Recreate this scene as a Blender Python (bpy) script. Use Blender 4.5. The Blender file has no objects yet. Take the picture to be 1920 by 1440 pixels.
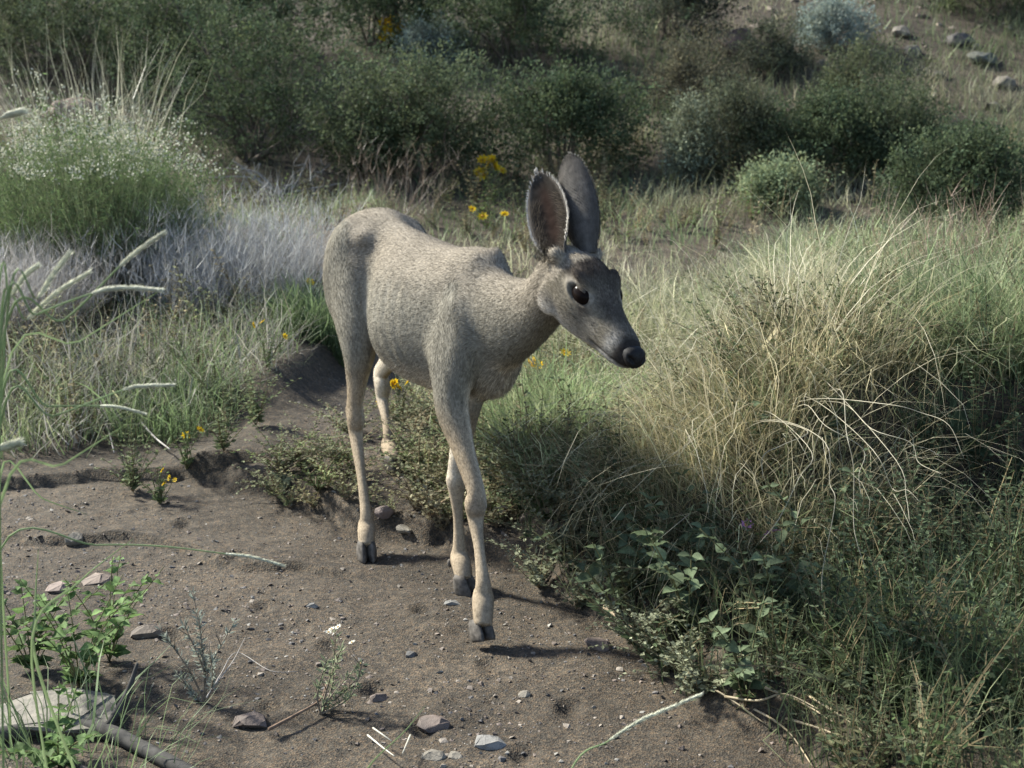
import bpy, math
import numpy as np
from mathutils import Vector, Matrix

# ------------------------------------------------------------------ camera, sky, sun, exposure
SC = bpy.context.scene
COL = SC.collection
R = math.radians
PITCH = R(12.0)
CAM = np.array([0.0, 0.0, 1.27])
FPX = 2637.0                                   # focal length in pixels of a 1920 px wide picture
cam_d = bpy.data.cameras.new("camera")
cam_d.sensor_width = 36.0
cam_d.lens = FPX / 1920.0 * 36.0
cam_d.clip_start = 0.05
cam_d.clip_end = 500.0
cam_d.dof.use_dof = True
cam_d.dof.focus_distance = 3.15
cam_d.dof.aperture_fstop = 7.0
cam = bpy.data.objects.new("camera", cam_d)
COL.objects.link(cam)
cam.location = CAM
cam.rotation_euler = (math.pi / 2 - PITCH, 0, 0)
SC.camera = cam

SUN_AZ = R(-58.0)                              # clockwise from +Y: ahead of the camera, to the left
SUN_EL = R(38.0)
world = bpy.data.worlds.new("World")
SC.world = world
world.use_nodes = True
wn = world.node_tree.nodes
wl = world.node_tree.links
bg = wn["Background"]
sky = wn.new("ShaderNodeTexSky")
sky.sky_type = 'NISHITA'
sky.sun_disc = False
sky.sun_elevation = SUN_EL
sky.sun_rotation = SUN_AZ
sky.altitude = 1200
sky.dust_density = 2.0
sky.ozone_density = 0.4
wl.new(sky.outputs[0], bg.inputs[0])
bg.inputs[1].default_value = 0.11
sun_d = bpy.data.lights.new("sun", 'SUN')
sun_d.energy = 4.8
sun_d.angle = R(6.0)
sun_d.color = (1.0, 0.985, 0.88)
sun = bpy.data.objects.new("sun", sun_d)
COL.objects.link(sun)
sd = Vector((math.sin(SUN_AZ) * math.cos(SUN_EL), math.cos(SUN_AZ) * math.cos(SUN_EL), math.sin(SUN_EL)))
sun.rotation_euler = sd.to_track_quat('Z', 'Y').to_euler()
sun.location = (-6, 4, 8)
SC.view_settings.view_transform = 'Standard'
SC.view_settings.look = 'None'
SC.view_settings.gamma = 1.0
SC.view_settings.exposure = 1.36
SC.cycles.max_bounces = 6
SC.cycles.transparent_max_bounces = 6

# ------------------------------------------------------------------ helpers
rng = np.random.default_rng(11)
RIGHT = np.array([1.0, 0, 0])
UPV = np.array([0, math.sin(PITCH), math.cos(PITCH)])
FWD = np.array([0, math.cos(PITCH), -math.sin(PITCH)])
Z = np.array([0, 0, 1.0])

def P(px, py, d):
    """point seen at pixel (px,py) of the photograph at d metres along the view axis"""
    return CAM + d * (FWD + (px - 960) / FPX * RIGHT - (py - 720) / FPX * UPV)

def nrm(v):
    v = np.asarray(v, float)
    return v / np.maximum(np.linalg.norm(v, axis=-1, keepdims=True), 1e-9)

_perm = np.random.default_rng(3).random((257, 257))
def vnoise(x, y):
    x = np.asarray(x, float); y = np.asarray(y, float)
    xi = np.floor(x).astype(int); yi = np.floor(y).astype(int)
    fx = x - xi; fy = y - yi
    fx = fx * fx * (3 - 2 * fx); fy = fy * fy * (3 - 2 * fy)
    a = _perm[xi % 257, yi % 257]; b = _perm[(xi + 1) % 257, yi % 257]
    c = _perm[xi % 257, (yi + 1) % 257]; d = _perm[(xi + 1) % 257, (yi + 1) % 257]
    return (a * (1 - fx) + b * fx) * (1 - fy) + (c * (1 - fx) + d * fx) * fy - 0.5
def fbm(x, y, o=4):
    s = 0; a = 1.0
    for i in range(o):
        s = s + a * vnoise(x * 2 ** i + 17.3 * i, y * 2 ** i + 5.1 * i); a *= 0.5
    return s
def sstep(a, b, x):
    t = np.clip((np.asarray(x, float) - a) / (b - a), 0, 1)
    return t * t * (3 - 2 * t)

class G:
    """collects triangles and quads with a colour per vertex"""
    def __init__(s):
        s.V = []; s.T = []; s.Q = []; s.C = []; s.n = 0
    def add(s, V, T=None, Q=None, C=(0.5, 0.5, 0.5)):
        V = np.asarray(V, float).reshape(-1, 3)
        s.V.append(V)
        C = np.asarray(C, float)
        if C.ndim == 1: C = np.tile(C, (len(V), 1))
        s.C.append(C[:, :3])
        if T is not None and len(T): s.T.append(np.asarray(T, int).reshape(-1, 3) + s.n)
        if Q is not None and len(Q): s.Q.append(np.asarray(Q, int).reshape(-1, 4) + s.n)
        s.n += len(V)
    def merge(s, g):
        if not g.n: return
        s.add(np.concatenate(g.V), np.concatenate(g.T) if g.T else None, np.concatenate(g.Q) if g.Q else None, np.concatenate(g.C))
    def arrays(s):
        V = np.concatenate(s.V) if s.V else np.zeros((0, 3))
        T = np.concatenate(s.T) if s.T else np.zeros((0, 3), int)
        Q = np.concatenate(s.Q) if s.Q else np.zeros((0, 4), int)
        return V, T, Q, np.concatenate(s.C)

def mesh_data(name, V, T, Q, C=None, smooth=False, extra=None):
    me = bpy.data.meshes.new(name)
    V = np.ascontiguousarray(V, np.float32)
    me.vertices.add(len(V)); me.vertices.foreach_set("co", V.ravel())
    nl = len(T) * 3 + len(Q) * 4
    me.loops.add(nl)
    me.loops.foreach_set("vertex_index", np.concatenate([np.asarray(T).ravel(), np.asarray(Q).ravel()]).astype(np.int32))
    me.polygons.add(len(T) + len(Q))
    st = np.concatenate([np.arange(len(T)) * 3, len(T) * 3 + np.arange(len(Q)) * 4]).astype(np.int32)
    me.polygons.foreach_set("loop_start", st)
    me.polygons.foreach_set("use_smooth", np.full(len(st), smooth))
    me.update(calc_edges=True)
    if C is not None:
        a = me.attributes.new("col", 'FLOAT_COLOR', 'POINT')
        a.data.foreach_set("color", np.column_stack([C[:, :3], np.ones(len(C))]).astype(np.float32).ravel())
    if extra is not None:
        for k, v in extra.items():
            a = me.attributes.new(k, 'FLOAT_VECTOR', 'POINT')
            a.data.foreach_set("vector", np.ascontiguousarray(v, np.float32).ravel())
    return me

def link(name, data, parent=None, loc=None):
    o = bpy.data.objects.new(name, data); COL.objects.link(o)
    if parent is not None: o.parent = parent
    if loc is not None: o.location = loc
    return o
def root_loc(o):
    l = np.zeros(3)
    while o is not None:
        l += np.array(o.location); o = o.parent
    return l
def tag(o, label, cat, group=None):
    o["label"] = label; o["category"] = cat
    if group: o["group"] = group
    return o
def thing(name, loc, label, cat, group=None):
    o = link(name, None, None, [float(a) for a in loc]); o.empty_display_size = 0.1
    return tag(o, label, cat, group)
def part(name, g, mat, parent, smooth=False, extra=None):
    """G in world coordinates -> mesh child of parent"""
    V, T, Q, C = g.arrays()
    me = mesh_data(name, V - root_loc(parent), T, Q, C, smooth, extra)
    me.materials.append(mat)
    return link(name, me, parent)
def solo(name, g, mat, loc, smooth=False):
    """G in world coordinates -> one top-level mesh with its origin at loc"""
    V, T, Q, C = g.arrays()
    loc = np.asarray(loc, float)
    me = mesh_data(name, V - loc, T, Q, C, smooth); me.materials.append(mat)
    return link(name, me, None, [float(a) for a in loc])
def stuff(name, g, mat, label, cat, smooth=False, loc=(0, 0, 0)):
    o = solo(name, g, mat, loc, smooth)
    o["kind"] = "stuff"; o["label"] = label; o["category"] = cat
    return o
def struct(name, g, mat, smooth=False):
    o = solo(name, g, mat, (0, 0, 0), smooth); o["kind"] = "structure"; return o

def catmull(pts, n):
    pts = np.asarray(pts, float)
    Pp = np.vstack([2 * pts[0] - pts[1], pts, 2 * pts[-1] - pts[-2]])
    out = []
    for i in range(len(pts) - 1):
        p0, p1, p2, p3 = Pp[i:i + 4]
        t = np.linspace(0, 1, n, endpoint=False)[:, None]
        out.append(0.5 * (2 * p1 + (p2 - p0) * t + (2 * p0 - 5 * p1 + 4 * p2 - p3) * t ** 2 + (3 * p1 - p0 - 3 * p2 + p3) * t ** 3))
    out.append(pts[-1][None])
    return np.vstack(out)

def loft(g, cen, A, B, n=16, C=(0.5, 0.5, 0.5), egg=0.0, sq=2.0):
    """closed tube through ring centres; A and B are ring half axes (vectors)"""
    m = len(cen)
    th = np.arange(n) / n * 2 * math.pi
    c = np.cos(th); s = np.sin(th)
    if sq != 2.0:
        c = np.sign(c) * np.abs(c) ** (2 / sq); s = np.sign(s) * np.abs(s) ** (2 / sq)
    egg = np.broadcast_to(np.asarray(egg, float), (m,))
    k = 1 - egg[:, None] * s[None, :]
    V = cen[:, None, :] + A[:, None, :] * (c[None, :] * k)[..., None] + B[:, None, :] * s[None, :, None]
    V = V.reshape(-1, 3)
    i = np.arange(m - 1)[:, None] * n; j = np.arange(n)[None, :]; j2 = (j + 1) % n
    Q = np.stack([i + j, i + j2, i + n + j2, i + n + j], -1).reshape(-1, 4)
    V = np.vstack([V, cen[0], cen[-1]])
    k0 = m * n; jj = np.arange(n)
    T = np.vstack([np.column_stack([np.full(n, k0), (jj + 1) % n, jj]),
                   np.column_stack([np.full(n, k0 + 1), (m - 1) * n + jj, (m - 1) * n + (jj + 1) % n])])
    if not isinstance(C, tuple):
        C = np.asarray(C)
        if C.ndim == 2: C = np.vstack([np.repeat(C, n, 0), C[0], C[-1]])
    g.add(V, T, Q, C)

def tube(g, pts, rad, n=5, C=(0.5, 0.5, 0.5), sub=3):
    pts = np.asarray(pts, float)
    rad = np.broadcast_to(np.asarray(rad, float), (len(pts),))
    if sub > 1 and len(pts) > 2:
        q = catmull(np.column_stack([pts, rad]), sub); pts, rad = q[:, :3], np.maximum(q[:, 3], 1e-4)
    t = nrm(np.gradient(pts, axis=0))
    h = np.array([0.31, 0.17, 0.93]) if abs(t[:, 2]).mean() < 0.8 else np.array([0.93, 0.31, 0.17])
    a = nrm(np.cross(t, h)); b = np.cross(a, t)
    loft(g, pts, a * rad[:, None], b * rad[:, None], n, C)

def attr_col(nt):
    a = nt.nodes.new("ShaderNodeAttribute"); a.attribute_name = "col"; return a
def material(name):
    m = bpy.data.materials.new(name); m.use_nodes = True
    nt = m.node_tree
    return m, nt, nt.nodes["Principled BSDF"], nt.nodes["Material Output"]
def node(nt, t, **kw):
    n = nt.nodes.new(t)
    for k, v in kw.items(): setattr(n, k, v)
    return n
def noise_mul(nt, src, scale, lo, hi, detail=3.0, coord='Object'):
    """src colour times a noise factor between lo and hi"""
    tc = node(nt, "ShaderNodeTexCoord")
    nz = node(nt, "ShaderNodeTexNoise"); nz.inputs["Scale"].default_value = scale; nz.inputs["Detail"].default_value = detail
    nt.links.new(tc.outputs[coord], nz.inputs["Vector"])
    mr = node(nt, "ShaderNodeMapRange"); mr.inputs[1].default_value = 0.3; mr.inputs[2].default_value = 0.7
    mr.inputs[3].default_value = lo; mr.inputs[4].default_value = hi
    nt.links.new(nz.outputs[0], mr.inputs[0])
    mx = node(nt, "ShaderNodeMix", data_type='RGBA', blend_type='MULTIPLY'); mx.inputs[0].default_value = 1.0
    nt.links.new(src, mx.inputs[6]); nt.links.new(mr.outputs[0], mx.inputs[7])
    return mx.outputs[2]

def leaf_material(name, transl=0.35, rough=0.6, spec=0.3, lo=0.75, hi=1.25, scale=9.0):
    m, nt, bs, out = material(name)
    c = noise_mul(nt, attr_col(nt).outputs[0], scale, lo, hi)
    nt.links.new(c, bs.inputs["Base Color"])
    bs.inputs["Roughness"].default_value = rough
    bs.inputs["Specular IOR Level"].default_value = spec
    if transl > 0:
        tr = node(nt, "ShaderNodeBsdfTranslucent"); nt.links.new(c, tr.inputs[0])
        mix = node(nt, "ShaderNodeMixShader"); mix.inputs[0].default_value = transl
        nt.links.new(bs.outputs[0], mix.inputs[1]); nt.links.new(tr.outputs[0], mix.inputs[2])
        nt.links.new(mix.outputs[0], out.inputs[0])
    return m
M_LEAF = leaf_material("leaf", 0.35, 0.7, 0.12)
M_GRASS = leaf_material("grass_blade", 0.42, 0.55, 0.25, 0.8, 1.2, 5.0)
M_STRAW = leaf_material("straw", 0.30, 0.5, 0.4, 0.8, 1.2, 12.0)
M_PETAL = leaf_material("petal", 0.30, 0.6, 0.2, 0.9, 1.1, 40.0)
M_WOOD = leaf_material("dry_wood", 0.0, 0.85, 0.15, 0.6, 1.3, 60.0)
# ------------------------------------------------------------------ terrain
def seg_side(x, y, a, b):
    """signed distance to the line a->b, positive on its left"""
    a = np.array(a); b = np.array(b); d = (b - a) / np.linalg.norm(b - a)
    return (x - a[0]) * -d[1] + (y - a[1]) * d[0]
def H(x, y, fine=True):
    x = np.asarray(x, float); y = np.asarray(y, float)
    z = 0.05 * fbm(x * 0.7 + 3, y * 0.7 + 1, 3) * sstep(4.2, 7, y + np.abs(x))
    # eroded ledge crossing the path under the hind feet
    e = seg_side(x, y, (0.10, 3.52), (-0.72, 4.12)) * -1
    e = e + 0.09 * fbm(x * 5 + 1.3, y * 5, 3)
    led = sstep(0.0, 0.045, e) * 0.070 + sstep(0.05, 0.5, e) * 0.035
    z = z + led * sstep(-1.25, -0.75, x + 0.15 * vnoise(x * 3, y * 3))
    # small terraces of washed soil on the left of the path
    e2 = y - (4.28 + 0.25 * (x + 1.2) + 0.16 * fbm(x * 2.3 + 9, y * 2 + 4, 3))
    z = z + 0.040 * sstep(0, 0.03, e2) * sstep(-0.6, -0.95, x)
    e3 = y - (3.72 - 0.35 * (x + 1.0) + 0.2 * fbm(x * 2.9 + 2, y * 2.2 + 8, 3))
    z = z + 0.022 * sstep(0, 0.025, e3) * sstep(-0.3, -0.6, x)
    # vegetated bank on the right of the path
    r = seg_side(x, y, (0.02, 3.62), (0.56, 2.40)) + 0.10 * fbm(x * 4, y * 4 + 7, 3)
    z = z + 0.08 * sstep(0, 0.10, r) * sstep(7.5, 5.0, y) * sstep(-.22, .12, x)
    far = sstep(0.5, 0.9, x)
    hb = y - 3.20 - 0.22 * far + 0.12 * fbm(x * 3.3 + 4, y * 2.0 + 1, 3)
    z = z + ((0.20 + 0.15 * far) * sstep(0.0, 0.20 - 0.08 * far, hb) + 0.03 * sstep(0.2, 0.8, hb)) * sstep(0.12, 0.62, x - 0.25 * (y - 3.4)) * sstep(8.0, 5.0, y)
    # bank on the left behind the path
    l = (y - 4.75 - 0.12 * fbm(x * 3 + 5, y * 3, 3)) * sstep(-0.62, -0.95, x) * sstep(9.0, 6.0, y)
    z = z + 0.12 * sstep(0, 0.35, l) + 0.10 * sstep(0.3, 1.5, l)
    # hillside
    yy = y + 0.10 * x
    z = z + 0.16 * np.maximum(0, yy - 6.0) - 0.02 * np.maximum(0, yy - 6)
    z = z + 0.24 * np.log1p(np.exp(np.clip((yy - 10.0) * 1.2, -30, 30))) / 1.2 * (np.where((yy - 10) * 1.2 > 30, (yy - 10) / 25.0, 1))
    z = z + 0.16 * fbm(x * 0.35 + 4, y * 0.35, 4) * sstep(6, 11, y)
    if fine:
        for hx, hy, hr in ((-.42, 3.05, .2), (-.30, 2.82, -.3), (-.62, 3.3, .1), (-.18, 2.62, .3), (-.75, 3.62, 0), (-.05, 2.95, .2), (-.5, 2.72, .1), (.12, 2.72, -.2), (-.95, 3.9, .2), (-.22, 3.28, .1), (-.80, 3.12, .4), (.02, 2.5, 0)):
            c_, s_ = math.cos(hr), math.sin(hr); u = (x - hx) * c_ + (y - hy) * s_; v = -(x - hx) * s_ + (y - hy) * c_
            q = (u / .026) ** 2 + (v / .036) ** 2
            z = z - .014 * np.exp(-q ** 2) + .004 * np.exp(-((q - 2.2) / .9) ** 2)
        z = z + 0.012 * fbm(x * 6, y * 6, 4) + 0.006 * fbm(x * 25, y * 25, 3) * sstep(9, 5, y)
    return z
def ground_at(px, py):
    """where the ray through a pixel of the photograph meets the ground"""
    dr = P(px, py, 1.0) - CAM
    t = np.linspace(1.5, 40, 8000)
    q = CAM + t[:, None] * dr
    hit = np.nonzero(q[:, 2] < H(q[:, 0], q[:, 1]))[0]
    return q[hit[0]] if len(hit) else q[-1]
def on(x, y):
    return np.array([x, y, float(H(x, y))])

def spaced(lo, hi, a, b, d, grow):
    mid = np.arange(a, b + 1e-6, d)
    left = []; s = d; v = a
    while v > lo:
        s *= grow; v -= s; left.append(v)
    right = []; s = d; v = mid[-1]
    while v < hi:
        s *= grow; v += s; right.append(v)
    return np.concatenate([left[::-1], mid, right])
gx = spaced(-60, 60, -1.6, 1.0, 0.0145, 1.085)
gy = spaced(-25, 90, 2.25, 4.7, 0.0145, 1.07)
X, Y = np.meshgrid(gx, gy)
Zg = H(X, Y)
nx, ny = len(gx), len(gy)
gi = (np.arange(ny - 1)[:, None] * nx + np.arange(nx - 1)[None, :]).ravel()
g = G()
g.add(np.column_stack([X.ravel(), Y.ravel(), Zg.ravel()]), None, np.column_stack([gi, gi + 1, gi + nx + 1, gi + nx]))

def soil_material():
    m, nt, bs, out = material("soil")
    L = nt.links.new
    tc = node(nt, "ShaderNodeTexCoord")
    def nz(scale, detail=5, rough=0.6):
        n = node(nt, "ShaderNodeTexNoise"); n.inputs["Scale"].default_value = scale
        n.inputs["Detail"].default_value = detail; n.inputs["Roughness"].default_value = rough
        L(tc.outputs["Object"], n.inputs["Vector"]); return n
    big = nz(1.6, 4); fine = nz(55, 6, 0.7); grit = nz(260, 3, 0.7)
    r1 = node(nt, "ShaderNodeValToRGB")
    r1.color_ramp.elements[0].position = 0.34; r1.color_ramp.elements[0].color = (0.052, 0.044, 0.033, 1)
    r1.color_ramp.elements[1].position = 0.66; r1.color_ramp.elements[1].color = (0.098, 0.083, 0.063, 1)
    L(big.outputs[0], r1.inputs[0])
    r2 = node(nt, "ShaderNodeValToRGB")
    r2.color_ramp.elements[0].position = 0.36; r2.color_ramp.elements[0].color = (0.45, 0.44, 0.43, 1)
    r2.color_ramp.elements[1].position = 0.70; r2.color_ramp.elements[1].color = (1.35, 1.3, 1.25, 1)
    L(fine.outputs[0], r2.inputs[0])
    mx = node(nt, "ShaderNodeMix", data_type='RGBA', blend_type='MULTIPLY'); mx.inputs[0].default_value = 1
    L(r1.outputs[0], mx.inputs[6]); L(r2.outputs[0], mx.inputs[7])
    # loose grit, each grain its own tint
    vo = node(nt, "ShaderNodeTexVoronoi"); vo.inputs["Scale"].default_value = 230
    L(tc.outputs["Object"], vo.inputs["Vector"])
    r3 = node(nt, "ShaderNodeValToRGB")
    cr = r3.color_ramp; cr.interpolation = 'CONSTANT'
    cr.elements[0].position = 0; cr.elements[0].color = (0.8, 0.8, 0.8, 1)
    for p_, c_ in ((0.45, (1.25, 1.1, 0.95)), (0.62, (0.6, 0.58, 0.6)), (0.78, (1.6, 1.45, 1.3)), (0.9, (1.25, 1.05, 0.9))):
        e = cr.elements.new(p_); e.color = (*c_, 1)
    cr.elements[-1].color = (2.3, 2.2, 2.1, 1)
    sp = node(nt, "ShaderNodeSeparateColor"); L(vo.outputs["Color"], sp.inputs[0]); L(sp.outputs[0], r3.inputs[0])
    mx2 = node(nt, "ShaderNodeMix", data_type='RGBA', blend_type='MULTIPLY'); mx2.inputs[0].default_value = 1.0
    L(mx.outputs[2], mx2.inputs[6]); L(r3.outputs[0], mx2.inputs[7])
    L(mx2.outputs[2], bs.inputs["Base Color"])
    bs.inputs["Roughness"].default_value = 0.9
    bs.inputs["Specular IOR Level"].default_value = 0.3
    b1 = node(nt, "ShaderNodeBump"); b1.inputs["Strength"].default_value = 0.7; b1.inputs["Distance"].default_value = 0.006
    L(fine.outputs[0], b1.inputs["Height"])
    b2 = node(nt, "ShaderNodeBump"); b2.inputs["Strength"].default_value = 0.8; b2.inputs["Distance"].default_value = 0.0025
    L(vo.outputs["Distance"], b2.inputs["Height"]); L(b1.outputs[0], b2.inputs["Normal"])
    L(b2.outputs[0], bs.inputs["Normal"])
    return m
M_SOIL = soil_material()
ground = struct("ground", g, M_SOIL, True)
ground["label"] = "brown sandy dirt path and the hillside rising behind it"

# pale-to-red stone
def stone_material():
    m, nt, bs, out = material("stone")
    c = noise_mul(nt, attr_col(nt).outputs[0], 38, 0.6, 1.35, 6)
    nt.links.new(c, bs.inputs["Base Color"])
    bs.inputs["Roughness"].default_value = 0.8
    tc = node(nt, "ShaderNodeTexCoord")
    n2 = node(nt, "ShaderNodeTexNoise"); n2.inputs["Scale"].default_value = 120; n2.inputs["Detail"].default_value = 5
    nt.links.new(tc.outputs["Object"], n2.inputs["Vector"])
    b = node(nt, "ShaderNodeBump"); b.inputs["Strength"].default_value = 0.5; b.inputs["Distance"].default_value = 0.004
    nt.links.new(n2.outputs[0], b.inputs["Height"]); nt.links.new(b.outputs[0], bs.inputs["Normal"])
    return m
M_STONE = stone_material()
# ------------------------------------------------------------------ the deer
HEAD = nrm([0.45, -0.893, 0]); LEFT = np.array([-HEAD[1], HEAD[0], 0.0])
ORG = np.array([-0.385, 4.05, 0.0])
def D(s, l, z): return ORG + HEAD * s + LEFT * l + Z * z
parts_sp = []        # spine samples: position, radius, flow, part id, t
bg_ = G()
def limb(pid, pts, ra, rb, lat, n=18, sub=6, egg=0.0, flow=1.0, fdir=None, sq=2.0):
    """lofted limb: ra half width along lat, rb half depth across it"""
    q = np.column_stack([np.asarray(pts, float), ra, rb, np.broadcast_to(egg, (len(pts),))])
    q = catmull(q, sub)
    c, a, b, eg = q[:, :3], np.maximum(q[:, 3], .002), np.maximum(q[:, 4], .002), q[:, 5]
    t = nrm(np.gradient(c, axis=0))
    L = np.broadcast_to(lat, c.shape)
    A = nrm(L - t * (L * t).sum(1, keepdims=True)); B = nrm(np.cross(t, A))
    loft(bg_, c, A * a[:, None], B * b[:, None], n, egg=eg, sq=sq)
    tt = np.linspace(0, 1, len(c))
    for i in range(len(c)):
        parts_sp.append((c[i], 0.5 * (a[i] + b[i]), t[i] * flow if fdir is None else np.asarray(fdir, float), pid, tt[i]))
    return c
def blob(c, ax, rx, ry, rz, n=12):
    """ellipsoid with axes ax = (3 unit vectors)"""
    v = np.linspace(-1, 1, 9); v = np.sin(v * math.pi / 2)
    cen = np.asarray(c)[None] + np.asarray(ax[0])[None] * (v * rx)[:, None]
    w = np.sqrt(np.maximum(1 - v * v, 0.004))[:, None]
    loft(bg_, cen, np.asarray(ax[1])[None] * w * ry, np.asarray(ax[2])[None] * w * rz, n)

# torso: s, top, bottom, half width, egg (positive: wider below)
TOR = np.array([
    (-.185, .815, .715, .030, 0), (-.165, .868, .665, .085, .0), (-.12, .898, .63, .122, .0), (-.05, .920, .60, .144, .0),
    (.02, .930, .575, .142, .0), (.09, .922, .55, .110, .05), (.17, .902, .53, .094, .18),
    (.27, .885, .508, .140, .20), (.38, .872, .494, .172, .18), (.49, .866, .490, .166, .15),
    (.58, .872, .494, .142, .12), (.66, .884, .500, .116, .10), (.72, .872, .508, .096, .06),
    (.77, .842, .522, .080, .0), (.81, .80, .550, .060, 0), (.835, .75, .60, .035, 0)])
q = catmull(TOR, 6)
cen = np.array([D(a[0], 0, (a[1] + a[2]) / 2) for a in q])
A = np.outer(q[:, 3], LEFT); B = np.outer((q[:, 1] - q[:, 2]) / 2, Z)
loft(bg_, cen, A, B, 28, egg=q[:, 4])
for i in range(len(q)):
    hh = (q[i, 1] - q[i, 2]) / 2
    for dz, rr in ((0.5 * hh, .75), (0, 1), (-0.5 * hh, .75)):
        parts_sp.append((cen[i] + Z * dz, q[i, 3] * rr, nrm(-HEAD - Z * 0.45), 0, i / len(q)))
fr = (HEAD, LEFT, Z)
for s_ in (-1, 1):
    blob(D(.085, s_ * .078, .850), fr, .055, .032, .032)          # hip bone
    blob(D(.70, s_ * .038, .800 + .018 * (s_ > 0)), (nrm(HEAD * .30 + Z - LEFT * s_ * .12), LEFT, nrm(HEAD - Z * .30)), .080, .026, .046)   # top of the shoulder blade
    blob(D(.69 - .06 * (s_ > 0), s_ * (.083 - .018 * (s_ > 0)), .69), (nrm(-HEAD * .15 + Z - LEFT * s_ * .34), nrm(LEFT + Z * s_ * .34), HEAD), .160, .040, .088)   # shoulder
    blob(D(-.005, s_ * .086, .735), (nrm(Z + HEAD * .1), LEFT, HEAD), .170, .078, .112)                 # thigh
# tail
limb(9, [D(-.165, 0, .84), D(-.215, 0, .80), D(-.225, 0, .73), D(-.22, 0, .65)], [.026, .026, .024, .008], [.02, .02, .018, .006], LEFT)

# head frame
O_ = P(1060, 502, 3.01); N_ = P(1194, 668, 2.835)
u_ = nrm(N_ - O_); HL = np.linalg.norm(N_ - O_)
v_ = Z + 0.10 * RIGHT; v_ = nrm(v_ - u_ * (v_ @ u_)); w_ = np.cross(v_, u_)
KH = HL / 0.30
def HD(u, w, v): return O_ + (u_ * u + w_ * w + v_ * v) * KH
# neck
NK = [D(.66, 0, .715), D(.80, 0, .715), D(.80, 0, .715) * .5 + HD(.03, 0, -.02) * .5 + Z * -.012 + LEFT * .01, HD(.005, 0, -.015), HD(.05, 0, -.008)]
limb(1, NK, [.092, .075, .052, .045, .042], [.158, .122, .076, .061, .056], LEFT * .8 + w_ * .2, n=22, flow=-1.0)
# head rings: u, v top, v bottom, half width
HR = np.array([(-.018, .012, -.030, .022), (0, .042, -.058, .045), (.03, .062, -.086, .057), (.06, .070, -.093, .061), (.09, .069, -.092, .061),
               (.115, .062, -.088, .058), (.14, .052, -.082, .052), (.17, .040, -.074, .0445), (.20, .032, -.066, .039), (.23, .026, -.060, .036),
               (.26, .022, -.056, .0345), (.28, .017, -.052, .0325), (.295, .011, -.046, .029), (.304, .003, -.039, .022), (.309, -.006, -.030, .010)])
q = catmull(HR, 5)
cen = np.array([HD(a[0], 0, (a[1] + a[2]) / 2) for a in q])
loft(bg_, cen, np.outer(q[:, 3] * KH, w_), np.outer((q[:, 1] - q[:, 2]) / 2 * KH, v_), 24, egg=-0.10, sq=2.25)
for i in range(len(q)):
    parts_sp.append((cen[i], q[i, 3] * KH * .9, -u_, 2, q[i, 0] / .3))
hf = (u_, w_, v_)
for s_ in (-1, 1):
    blob(HD(.110, s_ * .045, .050), (nrm(u_ + w_ * -s_ * .35 - v_ * .2), nrm(w_ + u_ * s_ * .35), v_), .036 * KH, .012 * KH, .009 * KH)   # brow
    blob(HD(.130, s_ * .045, -.018), (nrm(u_ + w_ * -s_ * .25), w_, v_), .04 * KH, .012 * KH, .014 * KH)     # cheek bone
    blob(HD(.045, s_ * .046, -.050), (u_, w_, v_), .042 * KH, .016 * KH, .036 * KH)                      # jaw muscle
    blob(HD(.262, s_ * .020, -.013), (u_, w_, v_), .028 * KH, .014 * KH, .018 * KH)                      # upper lip
    blob(HD(.012, s_ * .042, .034), (nrm(v_ + w_ * s_ * .6), w_, u_), .030 * KH, .024 * KH, .022 * KH)   # ear root

# legs
def zg(p): return float(H(p[0], p[1]))
def toe_at(px, py, lift=0.0):
    q = ground_at(px, py); q[2] = zg(q) + lift; return q
RFt = toe_at(906, 1217, .018); LFt = toe_at(871, 1114); RHt = toe_at(688, 1050); LHt = toe_at(739, 886)
def front_leg(pid, sgn, carpus, fet, toe, elbow):
    limb(pid, [D(.70 - .05 * (sgn > 0), sgn * (.075 - .015 * (sgn > 0)), .76), D(.73 - .08 * (sgn > 0), sgn * (.082 - .022 * (sgn > 0)), .66), elbow, elbow * .55 + carpus * .45, carpus + Z * .035, carpus, carpus - Z * .04,
               carpus * .5 + fet * .5, fet + Z * .03, fet, fet * .45 + toe * .55 + Z * .026, toe + Z * .036],
         [.035, .045, .041, .0265, .0208, .0268, .0188, .0126, .0175, .0250, .0248, .0215],
         [.060, .085, .064, .038, .0250, .0300, .0210, .0150, .0205, .0280, .0255, .0215], LEFT, sub=5)
RFf = P(906, 1118, 3.275); LFf = P(862, 1045, 3.635); RHf = P(687, 985, 3.885); LHf = P(728, 836, 4.465)
def tendon(pid, a, b, off):
    limb(pid, [a + off * .6, a * .75 + b * .25 + off, a * .35 + b * .65 + off, b + off * .9], [.0062, .0056, .0056, .0075], [.0062, .0056, .0056, .0075], LEFT, n=8)
front_leg(3, -1, P(892, 945, 3.335), RFf, RFt, P(846, 745, 3.42))
front_leg(4, 1, P(856, 900, 3.60), LFf, LFt, P(876, 738, 3.53))
tendon(3, P(892, 965, 3.335), RFf, -HEAD * .0165); tendon(4, P(856, 920, 3.60), LFf, -HEAD * .0165)
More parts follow.
